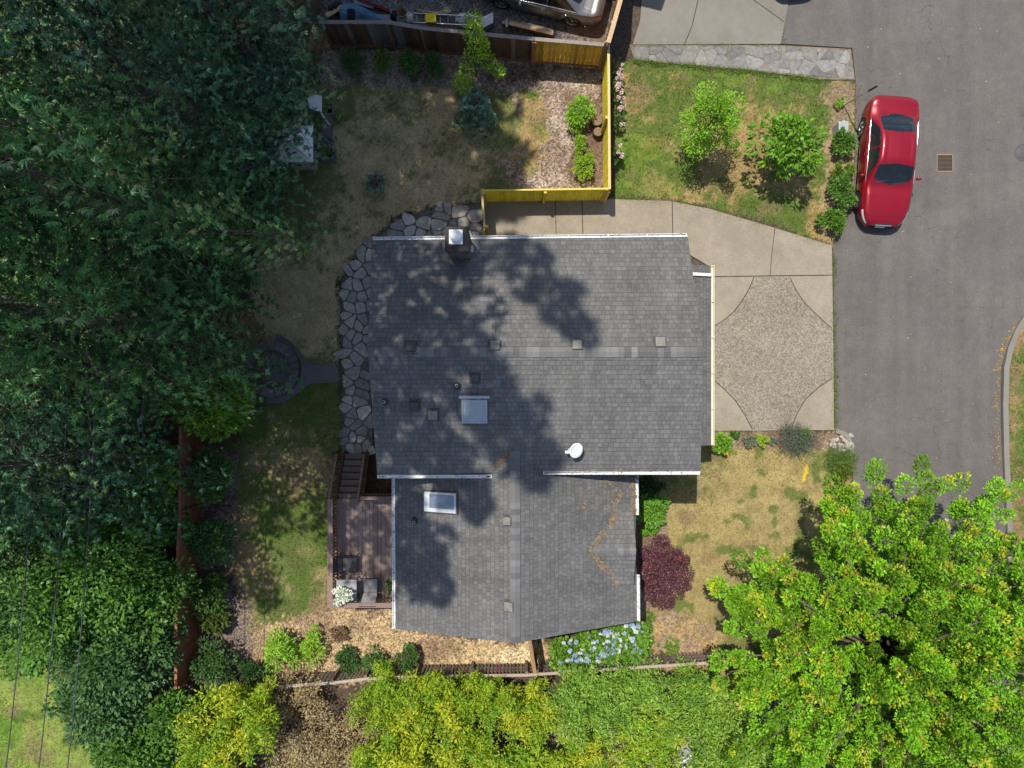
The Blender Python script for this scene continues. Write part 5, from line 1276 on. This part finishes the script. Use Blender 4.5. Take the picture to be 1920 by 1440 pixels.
    for a in range(9): mm.tube([(0, 0, .5), (.5*math.cos(a*.7), .6*math.sin(a*.7), .95), (.8*math.cos(a*.7), 1.0*math.sin(a*.7), .8)], [.03, .02, .01], 5)
    build_local(mm, 'trunk', M_bark, t)
    # hydrangeas
    p = W(1130, 1218, .6); r = np.random.default_rng(54); t = thing('hydrangea', 'wide hydrangea with pale blue flower heads below the grey wing', 'hydrangea', (p.x, p.y, 0))
    cen = []; d = []
    for _ in range(150):
        x = r.uniform(-1.75, 1.6); y = r.uniform(-.62, .75)+x*.12
        if x < -1.2 and y > .15+.1: continue
        cen.append((x, y, r.uniform(.35, .85))); d.append((r.normal()*.3, r.normal()*.3, 1))
    cen = np.array(cen); d = unit(np.array(d))
    V, C = crown_leaves(r, cen, d, .2, 46, .14, .045, (.055, .125, .018), (.15, .29, .03), droop=.25); arr_mesh('foliage', V, C, M_leaf, t); build_local(stems(r, (1.6, .6, .7), 20, .7, .015), 'stem', M_twig, t)
    fm = []
    for q in range(3):
        cn, dd = lumpy(r, 9, (.05, .05, .035)); c = [((.2, .27, .46), (.33, .39, .54)), ((.15, .22, .44), (.26, .33, .52)), ((.36, .39, .47), (.46, .48, .53))][q]
        V, C = crown_leaves(r, cn, dd, .03, 16, .03, .014, c[0], c[1], zmin=-1); o = arr_mesh('flower_head', V, C, M_petal, t); fm.append(o)
    F = [(858, 1183)]
    for q in range(88):
        if q < 45: fx, fy = r.uniform(1125, 1205), r.uniform(1172, 1228)
        elif q < 75: fx, fy = r.uniform(1055, 1150), r.uniform(1185, 1240)
        else: fx, fy = r.uniform(1050, 1140), r.uniform(1235, 1275)
        if fy < 1206-(fx-1030)*.24: fy = 1212-(fx-1030)*.22
        w = W(fx, fy, .92); o = fm[q] if q < 3 else None
        if o is None: o = bpy.data.objects.new('flower_head', fm[int(r.integers(0, 3))].data); COL.objects.link(o); o.parent = t
        o.location = (w.x-p.x, w.y-p.y, .84+r.uniform(-.04, .1)); o.rotation_euler = (r.uniform(-.4, .4), r.uniform(-.4, .4), r.uniform(0, 6)); s = r.uniform(.75, 1.35); o.scale = (s, s, s)
    bush('ground_mound', 'low mossy green mound right of the hydrangea', 'plant', 1212, 1208, (.3, .42, .16), c1=(.05, .12, .012), c2=(.1, .2, .02), L=.04, Wd=.008, seed=55, n_l=40, npl=80)
    bush('ground_mound', 'flat green mat plant alone on the soil near the picket fence', 'plant', 1256, 1214, (.4, .34, .09), c1=(.06, .14, .012), c2=(.13, .24, .02), L=.05, Wd=.008, seed=56, n_l=36, npl=80)
    bush('ground_mound', 'narrow strip of green ground cover at the wing corner', 'plant', 1217, 1165, (.2, .48, .1), c1=(.06, .13, .015), c2=(.12, .22, .025), L=.06, Wd=.01, seed=57, n_l=26, npl=60)
    bush('fern', 'shaded dark plant under the eave beside the laurel', 'plant', 1222, 912, (.5, .3, .4), c1=DG1, c2=G1, L=.13, Wd=.03, seed=58, n_l=18, npl=40)
    # straw bed shrubs
    g3 = 'small dark shrubs along the picket fence'
    bush('pieris_shrub', 'dark green shrub nearest the lime azaleas, by the picket fence', 'shrub', 650, 1238, (.40, .42, .36), c1=(.022, .06, .02), c2=(.06, .13, .03), L=.09, Wd=.02, seed=61, n_l=28, npl=60, group=g3)
    bush('pieris_shrub', 'middle of the three dark green shrubs by the picket fence', 'shrub', 701, 1238, (.42, .42, .38), c1=(.03, .08, .025), c2=(.085, .17, .04), L=.09, Wd=.02, seed=62, n_l=28, npl=60, group=g3)
    bush('pieris_shrub', 'pointed green shrub below the corner of the grey wing', 'shrub', 764, 1233, (.36, .42, .45), c1=(.028, .075, .022), c2=(.08, .165, .035), L=.09, Wd=.02, seed=63, n_l=28, npl=60, group=g3)
    bush('azalea', 'tall lime green azalea at the end of the picket fence', 'shrub', 525, 1218, (.66, .72, .62), c1=(.12, .24, .025), c2=(.26, .42, .045), L=.13, Wd=.026, seed=64, n_l=34, npl=55)
    bush('azalea', 'smaller lime green azalea right of the tall one', 'shrub', 586, 1213, (.46, .62, .42), c1=(.13, .25, .025), c2=(.25, .39, .04), L=.09, Wd=.022, seed=65, n_l=30, npl=60)
    bush('dry_shrub', 'small brown leafed shrub under the deck corner', 'shrub', 634, 1190, (.36, .3, .22), c1=(.09, .055, .035), c2=(.2, .13, .08), L=.06, Wd=.018, seed=66, n_l=22, npl=45)
    bush('pot_plant', 'narrow climbing plant on the deck against the wing wall', 'plant', 739, 1083, (.1, .3, .35), c1=G1, c2=LG1, L=.07, Wd=.02, seed=67, n_l=10, npl=30, z=1.25)
    # row along the terracotta fence
    g4 = 'dark shrubs along the terracotta fence'
    for i, (px, py, rd, l, a, b) in enumerate(((397, 893, (.85, .95, .8), 'dark shrub with a bright patch at the top end of the terracotta fence', G1, G2), (400, 1012, (.75, .8, .75), 'rounded dark green shrub second along the terracotta fence', (.025, .07, .02), (.055, .13, .03)), (393, 1110, (.68, .68, .7), 'olive dark shrub third along the terracotta fence', (.025, .06, .012), (.06, .12, .02)),
                                                (405, 1165, (.5, .45, .4), 'low brownish green shrub fourth along the terracotta fence', (.04, .06, .012), (.08, .11, .02)), (397, 1242, (.8, .8, .7), 'widest dark shrub at the bottom end of the terracotta fence', (.025, .065, .02), (.06, .12, .03)))):
        bush('fence_shrub', l, 'shrub', px, py, rd, c1=a, c2=b, L=.13, Wd=.032, seed=70+i, n_l=34, npl=60, group=g4)
    bush('laurel_shrub', 'dark round shrub in shade at the end of the picket fence', 'shrub', 480, 1262, (.55, .55, .5), c1=DG1, c2=G1, L=.1, Wd=.025, seed=77, n_l=24)
    bush('red_shrub', 'small reddish brown shrub under the fir boughs by the lawn', 'shrub', 418, 800, (.6, .6, .6), c1=(.06, .03, .02), c2=(.12, .06, .035), L=.09, Wd=.025, seed=78, n_l=24)
def tree_small(name, label, cat, xy, h, lumps, c1, c2, seed, npl, L, Wd, rad=None, zc=None, nl=30, mat=None, lr=.3):
    r = np.random.default_rng(seed); t = thing(name, label, cat, (xy[0], xy[1], 0))
    if lumps: A = np.array(lumps); cen = A[:, :3]; lrs = A[:, 3]; d = unit(cen-np.array([0, 0, h*.35]))
    else:
        d = unit(r.normal(size=(nl, 3))); cen = d*np.array(rad)*r.uniform(.4, 1.0, (nl, 1)); cen[:, 2] += zc; lrs = lr*r.uniform(.7, 1.2, nl)
    V, C = crown_leaves(r, cen, d, lrs, npl, L, Wd, c1, c2, droop=.15); arr_mesh('crown', V, C, mat or M_leaf, t)
    m = MB(); m.tube([(0, 0, 0), (.03, .02, h*.4), (0, 0, h*.92)], [.05, .035, .01], 8)
    for c in cen[::2]: m.tube([(0, 0, max(.3, c[2]-.6)), tuple((c+np.array([0, 0, c[2]-.3]))/2*np.array([1, 1, 1])), tuple(c)], [.02, .014, .006], 5)
    build_local(m, 'trunk', M_bark, t)
make_plants()

# ---------------------------------------------------------------- big trees
def make_trees():
    # broad bright tree at the lower right
    r = np.random.default_rng(101); cx, cy = 12.6, -9.0
    t = thing('broadleaf_tree', 'huge bright green broadleaf tree with yellow and rusty young tips beside the road', 'tree', (cx, cy, 0))
    cen = []; d = []; Rx, Ry, Rz, z0 = 5.9, 5.7, 3.0, 4.2
    bm = MB(); bm.tube([(0, 0, 0), (.1, .05, 1.6), (.05, 0, 3.4), (0, .1, 5.6)], [.34, .26, .16, .05], 12)
    NL = 104
    for i in range(NL):
        a = i*2.39996+r.uniform(-.3, .3); el = math.asin(min(.98, (i+.5)/NL*1.02)) if i % 5 else r.uniform(0, .2)
        k = r.uniform(.86, 1.1)
        e = np.array([math.cos(a)*math.cos(el)*Rx, math.sin(a)*math.cos(el)*Ry, math.sin(el)*Rz])*k; e[2] += z0-.3
        s = np.array([0, 0, r.uniform(1.8, 3.6)])
        mid = (s+e)/2+np.array([0, 0, .3]); bm.tube([tuple(s), tuple(mid), tuple(e*.97+s*.03)], [.07, .04, .014], 6)
        for q in range(13):
            f = .45+.6*(q+r.uniform(0, .8))/13
            c = s*(1-f)**2+2*mid*f*(1-f)+e*f*f; sd = r.normal(size=3)*np.array([.3, .3, .16])*(1.5-.7*f)
            cen.append(c+sd); dd = (e-s)/np.linalg.norm(e-s)*.9+np.array([0, 0, .45])+sd*.6; d.append(dd)
            bm.tube([tuple(c), tuple(c+sd)], [.014, .006], 4, cap=False)
    cen = np.array(cen); d = unit(np.array(d))
    V, C = crown_leaves(r, cen, d, r.uniform(.15, .31, len(cen)), 190, .102, .031, (.06, .165, .009), (.18, .335, .014), droop=.25, stretch=1.7, tip=[(.32, .37, .022), (.30, .36, .025), (.26, .37, .02), (.33, .24, .04)], tipp=.38, lumpvar=.42)
    arr_mesh('crown', V, C, M_leaf, t); build_local(bm, 'trunk', M_bark, t)
    # conifers
    A = fir_mesh(1, 44, 4.7, 4.0, 126, taper=.7); B = fir_mesh(2, 43, 4.4, 4.6, 126, (.06, .145, .045), (.19, .35, .11), taper=.7)
    Cc = fir_mesh(3, 46, 3.6, 1.8, 150, (.05, .12, .07), (.145, .27, .165), size=.9, taper=.66)
    SA = fir_mesh(5, 17, 4.3, 1.4, 96, (.05, .13, .045), (.175, .35, .115), taper=.72, fine=99); SB = fir_mesh(6, 18.5, 4.0, 1.8, 102, (.05, .125, .065), (.15, .31, .15), taper=.7, fine=99)
    def put(src, name, lab, x, y, rz, s=1.0, grp='tall conifers west of the house'):
        if src[1] is None: src[1] = make_fir(name, lab, 'conifer', (x, y, 0), grp, src[0]); o = src[1]
        else:
            o = copy_tree(src[1]); o['label'] = lab; o['group'] = grp; o.location = (x, y, 0)
        o.rotation_euler.z = rz; o.scale = (s, s, s); return o
    src_ = {'A': [A, None], 'B': [B, None], 'C': [Cc, None], 'S': [SA, None], 'T': [SB, None]}
    for src, lab, x, y, rz, s, sz in FIRS:
        o = put(src_[src], 'fir_tree', lab, x, y, rz, s); o.scale = (s, s, sz)
    # broadleaved understorey on the left
    for i, (px, py, rd, z, l, a, b) in enumerate(UNDER):
        zc = rd[2]*1.1; p = W(px, py, zc)
        bush('broadleaf_shrub', l, 'shrub', px, py, rd, c1=a, c2=b, L=.17, Wd=.05, seed=120+i, n_l=int(60*rd[0]), npl=75, lr=.34, group='broadleaved growth on the left')
    # bamboo and golden shrubs along the bottom
    P = [bamboo(201, 60, 2.3, 1.0, (.17, .35, .02), (.50, .54, .03), 0.135, .022, 155), bamboo(202, 60, 2.6, 1.1, (.16, .35, .02), (.42, .52, .03), .135, .022, 155), bamboo(203, 60, 2.5, 1.1, (.14, .31, .035), (.35, .53, .07), .15, .02, 150), bamboo(204, 55, 1.5, 1.0, (.27, .205, .10), (.50, .40, .22), .085, .02, 80)]
    keep = {}
    for k, x, y, rz, s, l in BAMBOO:
        nm = 'brown_shrub' if k == 3 else ('bamboo' if k == 2 else 'golden_shrub')
        if k not in keep:
            t = thing(nm, l, 'shrub', (x, y, 0), 'yellow green screen below the picket fence'); V, C, m = P[k]; arr_mesh('foliage', V, C, M_leaf, t); build_local(m, 'stem', M_twig, t); keep[k] = t
        else: t = copy_tree(keep[k]); t['label'] = l; t.location = (x, y, 0)
        s *= .82+.36*abs(math.sin(x*12.9+y*7.3)); t.rotation_euler.z = rz; t.scale = (s, s, s*(.85+.4*abs(math.sin(x*5.1))))
FIRS = [   # kind, label, x, y, turn, width, height
    ('A', 'dark fir whose boughs overhang the stone ring', -10.1, 4.3, .3, .88, .84),
    ('S', 'fir leaning its boughs over the gravel path', -10.8, 1.6, 1.9, .95, 1.7),
    ('T', 'fir whose bough tips hang down over the dark shrubs', -13.6, -2.2, 2.6, .9, 1.0),
    ('S', 'fir in the middle of the wood on the left', -14.2, 2.2, 4.0, 1.0, 1.35),
    ('T', 'fir deep in the wood toward the upper left corner', -15.4, 7.6, 5.1, 1.0, 1.0),
    ('S', 'fir beside the yellow sunlit gap in the wood', -12.4, 7.6, .9, .95, 1.1),
    ('C', 'tall dark blue green conifer behind the white shed', -8.8, 10.8, .4, 1.0, 1.0),
    ('C', 'dark blue green conifer at the end of the brown board fence', -8.8, 16.7, 2.2, .72, 1.13),
    ('B', 'fir behind the dark blue green conifers near the brown fence', -9.5, 14.6, 4.4, .7, .76),
    ('T', 'lower blue green conifer spreading over the white shed', -8.6, 8.8, 1.3, .74, .62),
    ('T', 'fir at the left edge above the power lines', -17.2, -1.2, 3.3, 1.0, .95),
    ('S', 'fir at the very top of the wood, above the shed', -13.2, 13.0, 3.0, 1.0, 1.1),
    ('T', 'fir in the top left corner of the wood', -17.4, 12.2, .6, 1.0, 1.0),
    ('B', 'tall fir off the top edge behind the tarpaulin', -8.6, 19.0, 1.2, 1.02, .85),
    ('A', 'tall fir off the top edge behind the white sack', -7.4, 22.8, 2.0, 1.02, .75),
    ('C', 'slim tall fir between the stone ring and the white shed', -9.2, 7.6, 3.7, .78, .86),
    ('S', 'fir at the left edge halfway up the picture', -18.2, 4.0, 1.7, 1.0, .95),
]
UN = [(.038, .095, .016), (.095, .205, .03)]; UD = [(.028, .07, .022), (.07, .145, .042)]; U_SUNLIT = [(.08, .17, .018), (.19, .33, .035)]  # last pair: leaf green lightened to imitate sunlight on the lit shrubs
UNDER = [
    (205, 1030, (1.8, 1.8, 2.2), 0, 'big dark leafy shrub under the hanging fir tips', *UN), (270, 1105, (1.35, 1.7, 1.7), 0, 'leafy dark shrub against the terracotta fence, middle part', *UN),
    (140, 1130, (1.9, 1.9, 2.3), 0, 'dark shrub crossed by the middle power line', *UN), (215, 1225, (1.7, 1.6, 1.8), 0, 'blue green shrub beneath the rightmost power line', *UD),
    (282, 1210, (1.1, 1.1, 1.3), 0, 'dark shrub against the lower end of the terracotta fence', *UD), (40, 1060, (1.8, 2.0, 2.4), 0, 'dark shrub at the left edge beneath the leftmost power line', *UD),
    (60, 1190, (1.4, 1.2, 1.4), 0, 'dark shrub at the upper edge of the sunlit grass', *UN), (190, 1320, (1.3, 1.3, 1.4), 0, 'blue green shrub right of the sunlit grass', *UD),
    (292, 905, (.8, 1.5, 1.5), 0, 'bright leafy shrub at the top end of the terracotta fence', *U_SUNLIT), (20, 450, (2.0, 2.0, 3.2), 0, 'bright lime broadleaf at the left edge of the wood', *U_SUNLIT),
    (60, 900, (2.0, 1.8, 2.6), 0, 'broadleaf shrub below the firs at the left edge', *UN), (170, 170, (1.6, 1.6, 2.4), 0, 'green broadleaf in the upper part of the wood', *UN),
    (300, 330, (1.3, 1.6, 1.6), 0, 'yellow green broadleaf in the gap between firs', *U_SUNLIT), (400, 760, (1.2, 1.0, 1.2), 0, 'light broadleaf below the fir beside the gravel path', *U_SUNLIT),
    (130, 560, (1.8, 1.8, 2.6), 0, 'shaded broadleaf in the middle of the wood', *UN), (250, 1400, (1.3, 1.2, 1.2), 0, 'green shrub at the bottom edge beside the golden shrubs', *UN),
    (330, 1330, (.8, .7, 1.0), 0, 'dark green shrub between the terracotta fence and the golden screen', *UN),
    (322, 985, (.62, .8, 1.2), 0, 'small leafy shrub leaning over the terracotta fence below the bright one', *UN),
    (60, 120, (1.8, 1.8, 2.6), 0, 'lit broadleaf below the corner of the wood', *UN), (470, 150, (1.2, 1.4, 1.6), 0, 'dark broadleaf behind the white shed', *UD),
]
BAMBOO = [
    (0, -9.6, -11.71, .2, 1.0, 'golden shrub at the left end of the screen, below the terracotta fence'), (1, -10.8, -13.15, 1.1, 1.0, 'yellow green shrub in the lower left of the screen'),
    (3, -7.9, -11.76, .0, 1.05, 'brown twiggy shrub next to the left golden shrub'), (3, -6.2, -13.25, 2.0, 1.1, 'brown twiggy shrub lower down, left of the yellow screen'), (3, -8.0, -14.05, 4.0, 1.0, 'brown twiggy shrub at the bottom edge'),
    (1, -4.6, -11.21, .5, .85, 'yellow green shrub touching the picket fence below the dark shrubs'), (0, -2.7, -11.46, 1.7, .95, 'golden shrub below the straw bed'), (0, -4.0, -13.35, 2.9, 1.0, 'golden shrub left in the lower row of the screen'),
    (1, -.9, -11.31, 3.9, .9, 'yellow green shrub below the short brown fence'), (0, .6, -11.86, 5.2, 1.0, 'brightest golden shrub left of the hydrangea'), (0, -1.6, -13.45, .9, 1.0, 'golden shrub in the middle of the lower row'),
    (0, 2.6, -13.65, 3.3, 1.05, 'golden shrub right in the lower row of the screen'), (2, 2.7, -11.16, .3, .95, 'dark bamboo directly below the hydrangea'), (1, .6, -14.25, 2.4, 1.0, 'yellow green shrub at the bottom edge in the middle'),
    (2, 4.3, -11.16, 1.2, .9, 'green bamboo behind the right half of the picket fence'), (1, 4.9, -12.85, 4.4, .9, 'yellow green shrub left of the white cabinet'), (2, 6.4, -11.26, 2.2, .95, 'bamboo near the right end of the picket fence'),
    (2, 7.4, -12.06, 3.1, 1.0, 'bamboo under the edge of the huge broadleaf tree'), (1, 7.3, -13.75, .7, .85, 'yellow green shrub right of the white cabinet'), (2, 8.9, -13.25, 5.0, 1.0, 'bamboo right of the ochre timber fence end'),
]
make_trees()
scatter_cover()
